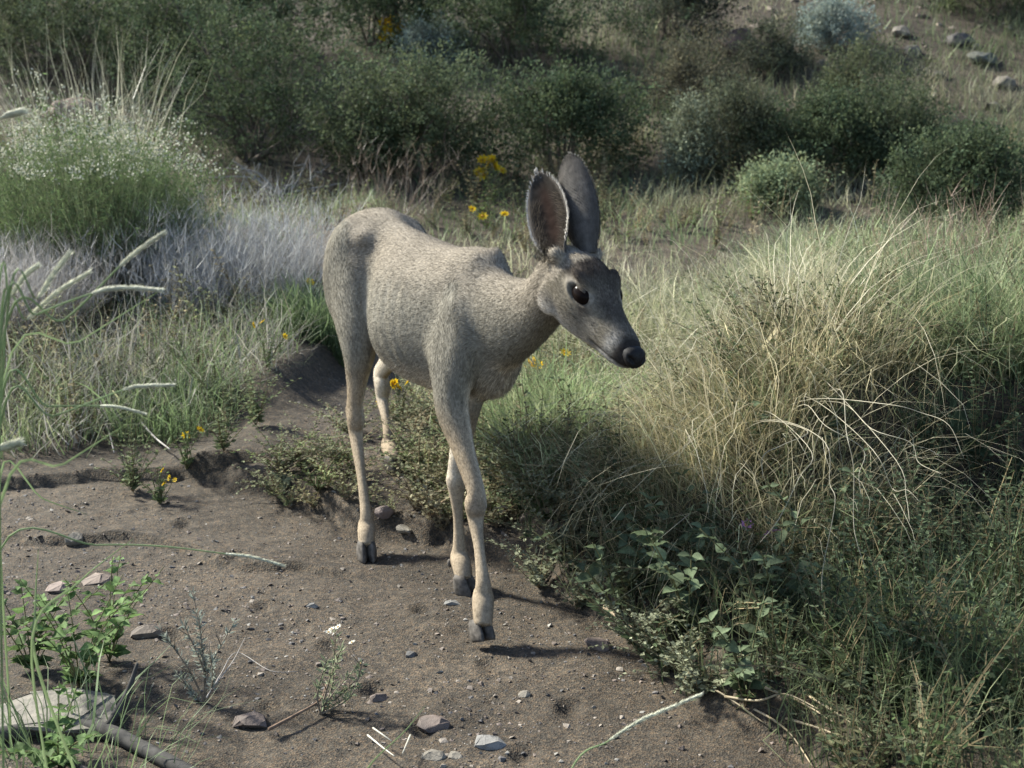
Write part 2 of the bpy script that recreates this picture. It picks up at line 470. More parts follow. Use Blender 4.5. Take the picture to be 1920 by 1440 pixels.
def hind_leg(pid, sgn, stifle, hock, fet, toe):
    limb(pid, [D(-.01, sgn * .085, .83), D(.03, sgn * .100, .72), stifle, stifle * .55 + hock * .45, hock + Z * .045, hock, hock - Z * .05,
               hock * .45 + fet * .55, fet + Z * .03, fet, fet * .45 + toe * .55 + Z * .026, toe + Z * .036],
         [.045, .058, .052, .030, .0205, .0240, .0185, .0130, .0160, .0240, .0240, .0210],
         [.095, .120, .080, .046, .0300, .0345, .0260, .0175, .0205, .0270, .0245, .0205], LEFT, sub=5)
    # point of the hock and the tendon above it
    back = -HEAD
    limb(pid, [stifle * .42 + hock * .58 + back * .035, hock + back * .034 + Z * .05, hock + back * .036 + Z * .012, hock + back * .015 - Z * .04],
         [.012, .012, .016, .012], [.012, .012, .016, .012], LEFT, n=10)
hind_leg(5, -1, D(.135, -.118, .575), P(667, 785, 3.985), RHf, RHt)
tendon(5, P(667, 800, 3.985), RHf, -HEAD * .0185)
hind_leg(6, 1, D(-.055, .105, .585), P(717, 722, 4.53), LHf, LHt)

def build_body():
    V, T, Q, _ = bg_.arrays()
    tmp = link("tmp_body", mesh_data("tmp_body", V, T, Q))
    md = tmp.modifiers.new("r", 'REMESH'); md.mode = 'VOXEL'; md.voxel_size = 0.0046
    ms = tmp.modifiers.new("s", 'SMOOTH'); ms.factor = 0.5; ms.iterations = 4
    dg = bpy.context.evaluated_depsgraph_get(); dg.update()
    ev = tmp.evaluated_get(dg); me = ev.to_mesh()
    n = len(me.vertices); co = np.empty(n * 3, np.float32); me.vertices.foreach_get("co", co); co = co.reshape(-1, 3).astype(float)
    nl = len(me.polygons); li = np.empty(len(me.loops), np.int32); me.loops.foreach_get("vertex_index", li)
    lt = np.empty(nl, np.int32); me.polygons.foreach_get("loop_total", lt)
    Qs = li.reshape(-1, 4) if (lt == 4).all() else None
    ev.to_mesh_clear(); bpy.data.objects.remove(tmp)
    return co, Qs
BV, BQ = build_body()
def vnormals(V, Q):
    fn = np.cross(V[Q[:, 2]] - V[Q[:, 0]], V[Q[:, 3]] - V[Q[:, 1]])
    n = np.zeros_like(V)
    for k in range(4):
        for c in range(3): n[:, c] += np.bincount(Q[:, k], fn[:, c], len(V))
    return nrm(n)
def smooth_attr(a, Q, it, wt=None):
    E = np.vstack([Q[:, [0, 1]], Q[:, [1, 2]], Q[:, [2, 3]], Q[:, [3, 0]]]); E = np.vstack([E, E[:, ::-1]])
    cnt = np.maximum(np.bincount(E[:, 0], minlength=len(a)), 1)
    for _ in range(it):
        s = np.stack([np.bincount(E[:, 0], a[E[:, 1], c], len(a)) for c in range(a.shape[1])], 1) / cnt[:, None]
        a = s if wt is None else a + (s - a) * wt[:, None]
    return a
# blend the muscles of trunk, thigh and shoulder into one another
_z = BV[:, 2]; _hd = np.linalg.norm(BV - HD(.10, 0, 0), axis=1)
wts = sstep(.44, .60, _z) * sstep(.14, .24, _hd)
BV = smooth_attr(BV, BQ, 56, wts)
BN = vnormals(BV, BQ)
# head-local coordinates of every vertex
hv = (BV - O_) / KH
hu, hw, hh = hv @ u_, hv @ w_, hv @ v_
EYE = [(.122, s_ * .0475, .022) for s_ in (-1, 1)]
eyeq = np.full(len(BV), 9.0)
for (eu, ew, evv) in EYE:
    du = hu - eu; dv = hh - evv + (du) * .10
    side = (hw * np.sign(ew) > .02)
    qq = np.where(side, np.sqrt((du / .0265) ** 2 + (dv / .0122) ** 2), 9.0)
    eyeq = np.minimum(eyeq, qq)
mouth_v = -.034 - .012 * np.clip((.27 - hu) / .08, 0, 1.2)
mouthd = np.where((hu > .190) & (hu < .302) & (np.abs(hw) > .004), np.abs(hh - mouth_v), 1.0)
mouthd = np.where((hu >= .190), mouthd, 1.0)
push = -.007 * sstep(1.05, .80, eyeq) + .0035 * sstep(1.0, 1.25, eyeq) * sstep(1.9, 1.35, eyeq)
ls0 = (BV - ORG) @ HEAD
rib = np.sin(2 * math.pi * (ls0 + .30 * (BV[:, 2] - .6)) / .050) * sstep(.20, .30, ls0) * sstep(.58, .48, ls0) * sstep(.54, .60, BV[:, 2]) * sstep(.82, .74, BV[:, 2])
push = push + .0016 * rib * (1 + 1.5 * fbm(ls0 * 9, BV[:, 2] * 9, 2)) - .0035 * sstep(.0045, .001, mouthd)
BV = BV + BN * push[:, None]
BN = vnormals(BV, BQ)

# region of each vertex
SPp = np.array([p[0] for p in parts_sp]); SPr = np.array([p[1] for p in parts_sp]); SPf = np.array([p[2] for p in parts_sp])
SPi = np.array([p[3] for p in parts_sp]); SPt = np.array([p[4] for p in parts_sp])
def nearest(V):
    idx = np.empty(len(V), int)
    for i in range(0, len(V), 20000):
        d = np.linalg.norm(V[i:i + 20000, None] - SPp[None], axis=2) - SPr[None]
        idx[i:i + 20000] = d.argmin(1)
    return idx
ni = nearest(BV)
pid, ptt, flow = SPi[ni], SPt[ni], SPf[ni].copy()
# coat colours
lz = BV[:, 2]
ls = (BV - ORG) @ HEAD; ll = (BV - ORG) @ LEFT
COAT = np.array([.198, .182, .149])
cc = np.tile(COAT, (len(BV), 1))
def lay(mask, c): 
    global cc
    cc = cc * (1 - mask[:, None]) + np.asarray(c)[None] * mask[:, None]
tor = (pid == 0) | (pid == 1)
lay(sstep(.70, .84, lz) * tor, (.215, .187, .150))                                  # greyer along the back
lay(sstep(.60, .50, lz) * (pid == 0), (.27, .218, .150))                           # warm lower flank
lay(sstep(-.30, -.85, BN[:, 2]) * (pid == 0), (.52, .46, .38))                      # pale belly
lay(sstep(-.11, -.17, ls) * (pid == 0) * sstep(.09, .05, np.abs(ll)), (.60, .57, .52))   # pale rump patch
lay((pid == 9) * sstep(.72, .66, lz), (.02, .018, .016)); lay((pid == 9) * sstep(.66, .72, lz), (.5, .47, .43))
leg = (pid >= 3) & (pid <= 6)
lay(leg * sstep(.56, .40, lz), (.300, .238, .168))                                  # tan legs
inner = np.where((pid == 3) | (pid == 5), 1.0, -1.0)
BL = BN @ LEFT
lay(leg * sstep(.15, .75, BL * inner) * sstep(.20, .36, lz) * sstep(.66, .55, lz), (.52, .45, .36))   # pale inside of legs
lay(leg * sstep(.05, .0, np.abs(lz - .30)) * (pid == 3) * sstep(.2, .8, BN @ HEAD) * .5, (.16, .14, .125))      # grey knee
br = sstep(.11, .02, np.linalg.norm((BV - D(.85, 0, .535)) * [1, 1, .8], axis=1))
lay(br, (.42, .355, .275))                                                          # pale brisket
hd = pid == 2
lay(hd * 1.0, (.168, .147, .114))
lay(hd * sstep(.020, .05, hh) * sstep(.015, .05, hu) * sstep(.155, .10, hu), (.072, .058, .047))   # dark crown
lay(hd * sstep(.02, .045, hh + .012) * sstep(.10, .15, hu) * sstep(.05, .02, np.abs(hw)), (.098, .084, .069))   # bridge of the nose
lay(hd * sstep(-.02, -.055, hh) * sstep(.16, .05, hu), (.24, .210, .172))              # cheek
lay(hd * sstep(.055, .035, np.hypot(hu - .17, (hh + .030) * 1.3)) * sstep(.015, .03, np.abs(hw)) * .6, (.215, .190, .155))     # paler side of the muzzle
lay(hd * sstep(-.040, -.070, hh) , (.42, .38, .33))                                 # throat
lay(sstep(2.0, 1.5, eyeq) * hd * (.35 + .65 * sstep(.018, .030, hh)), (.215, .19, .155)); lay(sstep(1.10, 1.0, eyeq) * hd, (.030, .024, .020))
lay(hd * sstep(.030, .0, np.hypot(hu - .148, hh - .002)) * sstep(.01, .02, np.abs(hw)) * .8, (.06, .05, .043))  # tear line
lay(hd * sstep(.225, .245, hu) * sstep(.275, .262, hu) * sstep(.030, .0, hh + .0) * sstep(.006, .016, np.abs(hw)), (.25, .235, .215))   # pale ring behind the nose
lay(hd * sstep(.256, .270, hu) * sstep(-.040, -.030, hh), (.028, .024, .022))
lay(hd * sstep(.205, .235, hu) * sstep(-.036, -.042, hh), (.50, .47, .43))          # chin
lay(hd * sstep(.0058, .0030, mouthd), (.020, .016, .014))
cc = smooth_attr(cc, BQ, 2)
flow = smooth_attr(flow, BQ, 25)
flow = flow - BN * (flow * BN).sum(1, keepdims=True)
flow = nrm(flow)
nzb = fbm(BV[:, 0] * 14 + BV[:, 2] * 9, BV[:, 1] * 14 + BV[:, 2] * 11, 3)
nzh = fbm(BV[:, 0] * 45 + BV[:, 2] * 31, BV[:, 1] * 45 + BV[:, 2] * 37, 3)
cc = np.clip(cc * (1 + .22 * nzb + .40 * nzh * hd)[:, None], 0, 1)

def coat_material(name, transl, use_bn):
    m, nt, bs, out = material(name)
    c = noise_mul(nt, attr_col(nt).outputs[0], 150 if not use_bn else 90, 0.72, 1.28, 4)
    nt.links.new(c, bs.inputs["Base Color"])
    bs.inputs["Roughness"].default_value = 0.85; bs.inputs["Specular IOR Level"].default_value = 0.06
    if use_bn:
        at = node(nt, "ShaderNodeAttribute"); at.attribute_name = "bn"
        ge = node(nt, "ShaderNodeNewGeometry")
        mv = node(nt, "ShaderNodeMix", data_type='VECTOR'); mv.inputs[0].default_value = 0.25
        nt.links.new(at.outputs["Vector"], mv.inputs[4]); nt.links.new(ge.outputs["Normal"], mv.inputs[5])
        vn = node(nt, "ShaderNodeVectorMath", operation='NORMALIZE'); nt.links.new(mv.outputs[1], vn.inputs[0])
        nt.links.new(vn.outputs[0], bs.inputs["Normal"])
    if transl:
        tr = node(nt, "ShaderNodeBsdfTranslucent"); nt.links.new(c, tr.inputs[0])
        mix = node(nt, "ShaderNodeMixShader"); mix.inputs[0].default_value = transl
        nt.links.new(bs.outputs[0], mix.inputs[1]); nt.links.new(tr.outputs[0], mix.inputs[2])
        nt.links.new(mix.outputs[0], out.inputs[0])
    return m
M_COAT = coat_material("coat", 0.0, False)
M_FUR = coat_material("fur", 0.30, True)
def plain_mat(name, col, rough, spec=0.5, scale=60, lo=.8, hi=1.2, coat=0):
    m, nt, bs, out = material(name)
    rgb = node(nt, "ShaderNodeRGB"); rgb.outputs[0].default_value = (*col, 1)
    nt.links.new(noise_mul(nt, rgb.outputs[0], scale, lo, hi), bs.inputs["Base Color"])
    bs.inputs["Roughness"].default_value = rough; bs.inputs["Specular IOR Level"].default_value = spec
    if coat: bs.inputs["Coat Weight"].default_value = coat
    return m
M_EYE = plain_mat("eye", (.009, .006, .005), .20, .035, 90)
M_NOSE = plain_mat("nose_skin", (.013, .012, .012), .6, .16, 300, .6, 1.4)
M_HOOF = plain_mat("hoof_horn", (.085, .074, .063), .75, .2, 90, .5, 1.6)

deer = thing("deer", D(.45, 0, 0), "grey-brown doe with big upright ears walking down the dirt path", "deer")
g = G(); g.add(BV, None, BQ, cc)
body = part("body", g, M_COAT, deer, True)

# fur: short strands lying along the coat
hl_v = np.full(len(BV), .0125)
hl_v = np.where(pid == 1, .0145, hl_v); hl_v = np.where(leg, np.interp(lz, [.2, .45, .62], [.006, .009, .0125]), hl_v)
hl_v = hl_v + .016 * br + .010 * sstep(-.3, -.85, BN[:, 2]) * (pid == 0) + .02 * (pid == 9)
hl_v = np.where(hd, .0085 + .006 * sstep(.08, .0, hu), hl_v)
hl_v = np.where(eyeq < 1.6, 0, hl_v); hl_v = np.where(hd & (hu > .272), .0012, hl_v)
hl_v = smooth_attr(hl_v[:, None], BQ, 4)[:, 0]
def make_fur(nh, seed):
    r = np.random.default_rng(seed)
    ar = np.linalg.norm(np.cross(BV[BQ[:, 2]] - BV[BQ[:, 0]], BV[BQ[:, 3]] - BV[BQ[:, 1]]), axis=1)
    den = np.where(np.isin(pid[BQ[:, 0]], (2,)), 4.5, np.where(leg[BQ[:, 0]] & (lz[BQ[:, 0]] < .5), 2.0, 1.0))
    pr = ar * den; pr /= pr.sum()
    f = r.choice(len(BQ), nh, p=pr)
    a, b = r.random(nh), r.random(nh)
    W = np.stack([(1 - a) * (1 - b), a * (1 - b), a * b, (1 - a) * b], 1)
    def ip(at): return (at[BQ[f]] * (W if at.ndim == 1 else W[..., None])).sum(1)
    p = ip(BV); n = nrm(ip(BN)); fl = nrm(ip(flow)); L = ip(hl_v); c = ip(cc)
    keep = L > .002
    p, n, fl, L, c = p[keep], n[keep], fl[keep], L[keep], c[keep]; m = len(p)
    # clumps: a slow twist of the lay of the coat
    tw = .30 * fbm(p[:, 0] * 30 + p[:, 2] * 21, p[:, 1] * 30 + p[:, 2] * 17, 2)
    sd_ = np.cross(n, fl)
    d = nrm(fl + sd_ * (tw + r.normal(0, .22, m))[:, None] + n * (.30 + .22 * r.random(m))[:, None])
    L = L * (.65 + .7 * r.random(m))
    side = nrm(np.cross(d, n) + r.normal(0, .35, (m, 3)))
    wd = (.00050 + .0004 * r.random(m))[:, None] * np.clip(L / .012, .6, 1.2)[:, None]
    root = p - n * .001
    tip = root + d * L[:, None] - n * (L * .12)[:, None]
    V = np.stack([root - side * wd, root + side * wd, tip], 1).reshape(-1, 3)
    k = (1 + r.normal(0, .26, m)).clip(.35, 1.9)
    cr_ = np.repeat(c * k[:, None], 3, 0).reshape(-1, 3, 3)
    cr_[:, 2] *= np.where(r.random(m) < .42, 1.75, .65)[:, None]        # pale or dark tips: a grizzled coat
    gg = G(); gg.add(V, np.arange(3 * m).reshape(-1, 3), None, np.clip(cr_.reshape(-1, 3), 0, 1))
    return gg, np.repeat(n, 3, 0)
gf, bn = make_fur(300000, 5)
fur = part("fur", gf, M_FUR, deer, False, {"bn": bn}); fur["kind"] = "stuff"

# eyes, nose
def ball(g, c, r, ax=(np.array([1., 0, 0]), np.array([0, 1., 0]), Z), s=(1, 1, 1), C=(.5, .5, .5), n=18, m=13):
    v = np.sin(np.linspace(-1, 1, m) * math.pi / 2)
    w = np.sqrt(np.maximum(1 - v * v, 0))[:, None]
    loft(g, np.asarray(c)[None] + ax[2][None] * (v * r * s[2])[:, None], ax[0][None] * w * r * s[0], ax[1][None] * w * r * s[1], n, C)
for (eu, ew, evv) in EYE:
    g = G(); ball(g, HD(eu, ew * .88, evv), .0205 * KH, hf, (1.38, .92, 1.0)); part("eye", g, M_EYE, deer, True)
    for lo_, hi_, cl_ in ((.64, 1.0, (.070, .058, .046)), (-1.0, -.66, (.10, .085, .068))):     # upper and lower lid
        vv_ = np.linspace(lo_, hi_, 9); ww_ = np.sqrt(np.maximum(1 - vv_ ** 2, 0))[:, None]; rr_ = .0205 * KH * 1.075
        ax_v = nrm(v_ - u_ * .22)
        g = G(); loft(g, HD(eu, ew * .88, evv)[None] + ax_v[None] * (vv_ * rr_)[:, None], u_[None] * ww_ * rr_ * 1.36, w_[None] * ww_ * rr_ * .93, 22, cl_)
        part("eyelid", g, M_COAT, deer, True)
g = G()
th = np.linspace(0, 2 * math.pi, 36, endpoint=False)
NR = catmull(np.array([(.250, .018, .006, -.018), (.275, .0240, .0115, -.023), (.290, .0268, .0145, -.027), (.300, .0265, .0125, -.0285), (.308, .0225, .006, -.0265), (.3125, .0145, -.001, -.022), (.3140, .004, -.008, -.015)]), 5)
rows = []
for u0, sx, vt, vb in NR:
    for t in th:
        ww = sx * math.copysign(abs(math.cos(t)) ** .8, math.cos(t)); vv = (vt + vb) / 2 + (vt - vb) / 2 * math.sin(t); ww *= 1 - .28 * max(0, -math.sin(t))
        nd = math.hypot((abs(ww) - .0175) / .0085, (vv + .003 - (abs(ww) - .0175) * .5) / .0062)      # nostrils
        cl = max(0, 1 - abs(ww) / .0025) * (.0025 if u0 > .29 else 0)
        rows.append(HD(u0 - .013 * max(0, 1 - nd) ** .7 - cl, ww, vv))
m_ = len(NR)
i = np.arange(m_ - 1)[:, None] * 36; j = np.arange(36)[None]; j2 = (j + 1) % 36
g.add(np.array(rows), None, np.stack([i + j, i + j2, i + 36 + j2, i + 36 + j], -1).reshape(-1, 4))
g.add(np.array(rows[-36:]), np.array([(0, a, a + 1) for a in range(1, 35)]))
part("nose", g, M_NOSE, deer, True)

# hooves: two claws a foot
def hooves(toe, fet, fwd, tilt=0.0):
    fwd = nrm(fwd); lat = np.cross(Z, fwd)
    up = nrm(Z + fwd * tilt); f2 = nrm(fwd - up * (fwd @ up))
    for s_ in (-1, 1):
        g = G()
        #       along, up, half width, half length
        rr = [(.004, .000, .0100, .0270), (.003, .006, .0128, .0290), (.000, .018, .0136, .0285), (-.004, .030, .0134, .0260), (-.008, .043, .0118, .0215), (-.010, .052, .0080, .0140)]
        cs = np.array([toe + f2 * (a + .006) + lat * s_ * .0134 + up * b for a, b, _, _ in rr])
        Aa = np.array([lat * w for _, _, w, _ in rr]); Bb = np.array([f2 * l for _, _, _, l in rr])
        loft(g, cs, Aa, Bb, 16, egg=0.30)
        part("hoof", g, M_HOOF, deer, True)
    for s_ in (-1, 1):                                     # dew claws
        g = G(); c = fet - fwd * .024 - Z * .018 + lat * s_ * .012
        ball(g, c, .009, (lat, fwd, up), (.8, .9, 1.3)); part("dew_claw", g, M_HOOF, deer, True)
hooves(RFt, RFf, nrm(HEAD + [-.06, 0, 0]), -.42)
hooves(LFt, LFf, HEAD + [.25, .25, 0], 0.0)
hooves(RHt, RHf, HEAD + [-.2, 0, 0])
hooves(LHt, LHf, HEAD + [.2, 0, 0], -.2)

# ears
def ear(base, tip, opening, L, W, seed, tuft_side=1.0):
    r = np.random.default_rng(seed)
    ax = nrm(tip - base); op = np.asarray(opening, float); op = nrm(op - ax * (op @ ax)); sd_ = np.cross(ax, op)
    nt_, na = 30, 17
    t = np.linspace(0, 1, nt_); a = np.linspace(-1, 1, na)
    tt_, aa = np.meshgrid(t, a, indexing='ij')
    wv = W * (np.interp(t, [0, .08, .2, .35, .5, .65, .78, .88, .95, 1.0], [.36, .46, .74, .96, 1.0, .95, .80, .60, .38, .08]))
    Aang = np.interp(t, [0, .15, .4, 1], [R(105), R(88), R(60), R(38)])
    ww = wv[:, None] * np.sin(aa * Aang[:, None]) / np.sin(np.minimum(Aang, R(90)))[:, None]
    dd = -wv[:, None] * (np.cos(aa * Aang[:, None]) - np.cos(Aang)[:, None] * .6) / np.sin(np.minimum(Aang, R(90)))[:, None] * .8
    hgt = L * tt_ + .004 * vnoise(aa * 5 + seed, tt_ * 6)
    hgt = hgt - (np.abs(aa) > .9) * (.003 * r.random((nt_, na)))
    bend = -.020 * tt_ ** 2
    mid = base + ax * hgt[..., None] + sd_ * ww[..., None] + op * (dd + bend)[..., None]
    du = np.gradient(mid, axis=0); da = np.gradient(mid, axis=1)
    n = nrm(np.cross(da, du))
    if (n[nt_ // 2, na // 2] @ op) < 0: n = -n
    th_ = .0022 * (1 - .6 * np.abs(aa) ** 4)[..., None]
    F = (mid + n * th_).reshape(-1, 3); Bk = (mid - n * th_).reshape(-1, 3)
    i = (np.arange(nt_ - 1)[:, None] * na + np.arange(na - 1)[None]).ravel()
    q = np.column_stack([i, i + 1, i + na + 1, i + na])
    m = nt_ * na
    rim = np.concatenate([np.arange(nt_) * na, (nt_ - 1) * na + np.arange(1, na), (np.arange(nt_ - 1)[::-1]) * na + na - 1, np.arange(na - 2, 0, -1)])
    r2 = np.roll(rim, -1)
    rq = np.column_stack([rim, r2, r2 + m, rim + m])
    inn = np.array([.034, .030, .026])[None, None] * np.ones((nt_, na, 1))
    dark = np.exp(-((aa + .05) / .40) ** 2) * sstep(.12, .3, tt_) * sstep(.97, .75, tt_)
    inn = inn * (1 - .8 * dark[..., None]) + .8 * dark[..., None] * np.array([.026, .016, .013])
    rimm = sstep(.72, .97, np.abs(aa)) + sstep(.90, 1.0, tt_)
    inn = inn * (1 - .5 * np.clip(rimm, 0, 1)[..., None]) + .5 * np.clip(rimm, 0, 1)[..., None] * np.array([.14, .125, .11])
    bk = np.array([.110, .100, .090])[None, None] * np.ones((nt_, na, 1))
    bk = bk * (1 + .35 * vnoise(aa * 9 + seed * 3, tt_ * 3))[..., None]
    bk = bk * (1 - .75 * np.clip(sstep(.85, 1, tt_), 0, 1)[..., None]) + .75 * np.clip(sstep(.85, 1, tt_), 0, 1)[..., None] * np.array([.05, .045, .04])
    g = G(); g.add(np.vstack([F, Bk]), None, np.vstack([q, q[:, ::-1] + m, rq]), np.vstack([inn.reshape(-1, 3), bk.reshape(-1, 3)]))
    e = part("ear", g, M_EAR, deer, True)
    # fringe and inner hair
    roots, dirs, lens, cols, bns = [], [], [], [], []
    def put(p, d, l, c, b):
        roots.append(p); dirs.append(d); lens.append(l); cols.append(c); bns.append(b)
    ctr = mid[:, na // 2]
    for k in range(3200):                                  # edge fringe
        ti = r.integers(4, nt_); s_ = r.choice([0, na - 1])
        p = mid[ti, s_] if r.random() > .25 else mid[nt_ - 1 - r.integers(0, 2), r.integers(0, na)]
        out_ = nrm(p - ctr[min(ti, nt_ - 6)])
        p = p + ax * r.normal(0, .003)
        put(p, nrm(out_ * .8 + ax * .5 + r.normal(0, .3, 3)), r.uniform(.003, .008), np.array([.62, .59, .55]) * r.uniform(.7, 1.2), n[min(ti, nt_ - 1), s_])
    for k in range(900):                                   # pale hair lining the inside
        ti = r.integers(2, int(nt_ * .72)); aj = r.choice([1, 2, 3, 4, na - 5, na - 4, na - 3, na - 2])
        put(mid[ti, aj] + n[ti, aj] * .002 + ax * r.normal(0, .003), nrm(-sd_ * np.sign(aj - na / 2) * .6 + ax * .6 + op * .35 + r.normal(0, .25, 3)),
            r.uniform(.010, .024), np.array([.105, .085, .066]) * r.uniform(.3, 1.6), n[ti, aj])
    for k in range(7000):                                  # short coat on the back
        ti = r.integers(0, nt_ - 1); aj = r.integers(0, na)
        aj2 = min(aj + 1, na - 1); f = r.random()
        p = mid[ti, aj] * (1 - f) + mid[ti + 1, aj2] * f
        put(p - n[ti, aj] * .002, nrm(ax - n[ti, aj] * .3 + r.normal(0, .2, 3)), r.uniform(.003, .007), bk[ti, aj] * r.uniform(.6, 1.5), -n[ti, aj])
    for k in range(420):                                   # pale tuft at the root
        put(base + ax * r.uniform(.0, .045) - sd_ * r.normal(.030, .008) * tuft_side + op * r.normal(.0, .006), nrm(ax + r.normal(0, .22, 3) - op * .2), r.uniform(.012, .026), np.array([.46, .43, .38]) * r.uniform(.6, 1.2), -op)
    p = np.array(roots); d = np.array(dirs); l = np.array(lens)[:, None]; c = np.array(cols); b = np.array(bns)
    s2 = nrm(np.cross(d, r.normal(0, 1, p.shape))) * .00045
    gg = G(); gg.add(np.stack([p - s2, p + s2, p + d * l], 1).reshape(-1, 3), np.arange(3 * len(p)).reshape(-1, 3), None, np.repeat(c, 3, 0))
    V, T, Q, C = gg.arrays()
    me = mesh_data("ear_hair", V - root_loc(deer), T, Q, C, False, {"bn": np.repeat(b, 3, 0)}); me.materials.append(M_FUR)
    o = link("ear_hair", me, e); o["kind"] = "stuff"
M_EAR = leaf_material("ear_skin", 0.14, 0.9, 0.0, 0.75, 1.25, 60)
b_ = HD(.010, -.046, .036); t_ = P(996, 314, 3.09)
ear(b_, t_, np.array([-.30, -1, -.05]), np.linalg.norm(t_ - b_), .0475, 1)
b_ = HD(.012, .040, .040); t_ = P(1079, 299, 3.12)
ear(b_, t_, np.array([.42, .90, .1]), np.linalg.norm(t_ - b_), .0465, 2, -1.0)
# ------------------------------------------------------------------ plant builders
def blades(g, base, h, az, lean, bend, width, c0, c1, nseg=3, rs=None, twist=0.6, kink=0.0):
    """curved tapering grass blades; lean is the angle at the root, bend what is added towards the tip"""
    rs = rs or rng
    N = len(base)
    h = np.broadcast_to(h, (N,)); lean = np.broadcast_to(lean, (N,)); bend = np.broadcast_to(bend, (N,)); width = np.broadcast_to(width, (N,))
    d = np.column_stack([np.cos(az), np.sin(az), np.zeros(N)])
    sd_ = np.column_stack([-np.sin(az), np.cos(az), np.zeros(N)])
    a = rs.normal(0, twist, N)
    side = sd_ * np.cos(a)[:, None] + d * np.sin(a)[:, None]
    p = np.array(base, float); pts = [p.copy()]
    for k in range(nseg):
        ph = lean + bend * ((k + 0.5) / nseg) ** 1.4
        if kink:
            ph = ph + rs.normal(0, kink * .6, N); az = az + rs.normal(0, kink, N)
            d = np.column_stack([np.cos(az), np.sin(az), np.zeros(N)])
        p = p + (h / nseg)[:, None] * (np.sin(ph)[:, None] * d + np.cos(ph)[:, None] * Z)
        pts.append(p.copy())
    V = []; C = []
    c0 = np.broadcast_to(c0, (N, 3)); c1 = np.broadcast_to(c1, (N, 3))
    for k in range(nseg):
        w = width * (1 - k / nseg) ** 0.6 * 0.5
        V += [pts[k] - side * w[:, None], pts[k] + side * w[:, None]]
        c = c0 * (1 - k / nseg) + c1 * (k / nseg); C += [c, c]
    V.append(pts[-1]); C.append(c1)
    m = 2 * nseg + 1
    V = np.stack(V, 1).reshape(-1, 3); C = np.stack(C, 1).reshape(-1, 3)
    o = np.arange(N)[:, None] * m
    Q = np.concatenate([o + np.array([2 * k, 2 * k + 1, 2 * k + 3, 2 * k + 2]) for k in range(nseg - 1)]) if nseg > 1 else None
    T = o + np.array([2 * nseg - 2, 2 * nseg - 1, 2 * nseg])
    g.add(V, T, Q, C)

def leaves(g, p, d, n, ln, wd, c, fold=0.0):
    """diamond leaves: base point, direction, normal"""
    N = len(p)
    ln = np.broadcast_to(ln, (N,))[:, None]; wd = np.broadcast_to(wd, (N,))[:, None]
    s = nrm(np.cross(d, n)); n2 = np.cross(s, d)
    V = np.stack([p, p + d * ln * .45 + s * wd * .5 + n2 * ln * .06, p + d * ln, p + d * ln * .45 - s * wd * .5 + n2 * ln * .06], 1).reshape(-1, 3)
    g.add(V, None, np.arange(4 * N).reshape(-1, 4), np.repeat(np.broadcast_to(c, (N, 3)), 4, 0))

def rdir(rs, n): return nrm(rs.normal(0, 1, (n, 3)))

def template(g): return g.arrays()
def scatter(g, tpl, pos, scale, yaw, rs, tilt=0.25, cvar=0.2, dry=None):
    V, T, Q, C = tpl; N = len(pos); m = len(V)
    cy, sy = np.cos(yaw), np.sin(yaw)
    tx, ty = rs.normal(0, tilt, N), rs.normal(0, tilt, N)
    x = V[None, :, 0] * cy[:, None] - V[None, :, 1] * sy[:, None]; y = V[None, :, 0] * sy[:, None] + V[None, :, 1] * cy[:, None]
    z = np.broadcast_to(V[None, :, 2], x.shape)
    x = x + z * tx[:, None]; y = y + z * ty[:, None]
    W = np.stack([x, y, z], -1) * scale[:, None, None] + pos[:, None, :]
    k = np.exp(rs.normal(0, cvar, (N, 1, 1)))
    Cc = np.clip(C[None] * k, 0, 1)
    if dry is not None: Cc = Cc * (1 - dry[:, None, None]) + dry[:, None, None] * np.array([.30, .24, .15])[None, None] * (C.mean(1) / max(C.mean(), .01))[None, :, None]
    o = (np.arange(N) * m)[:, None, None]
    g.add(W.reshape(-1, 3), (T[None] + o).reshape(-1, 3) if len(T) else None, (Q[None] + o).reshape(-1, 4) if len(Q) else None, Cc.reshape(-1, 3))

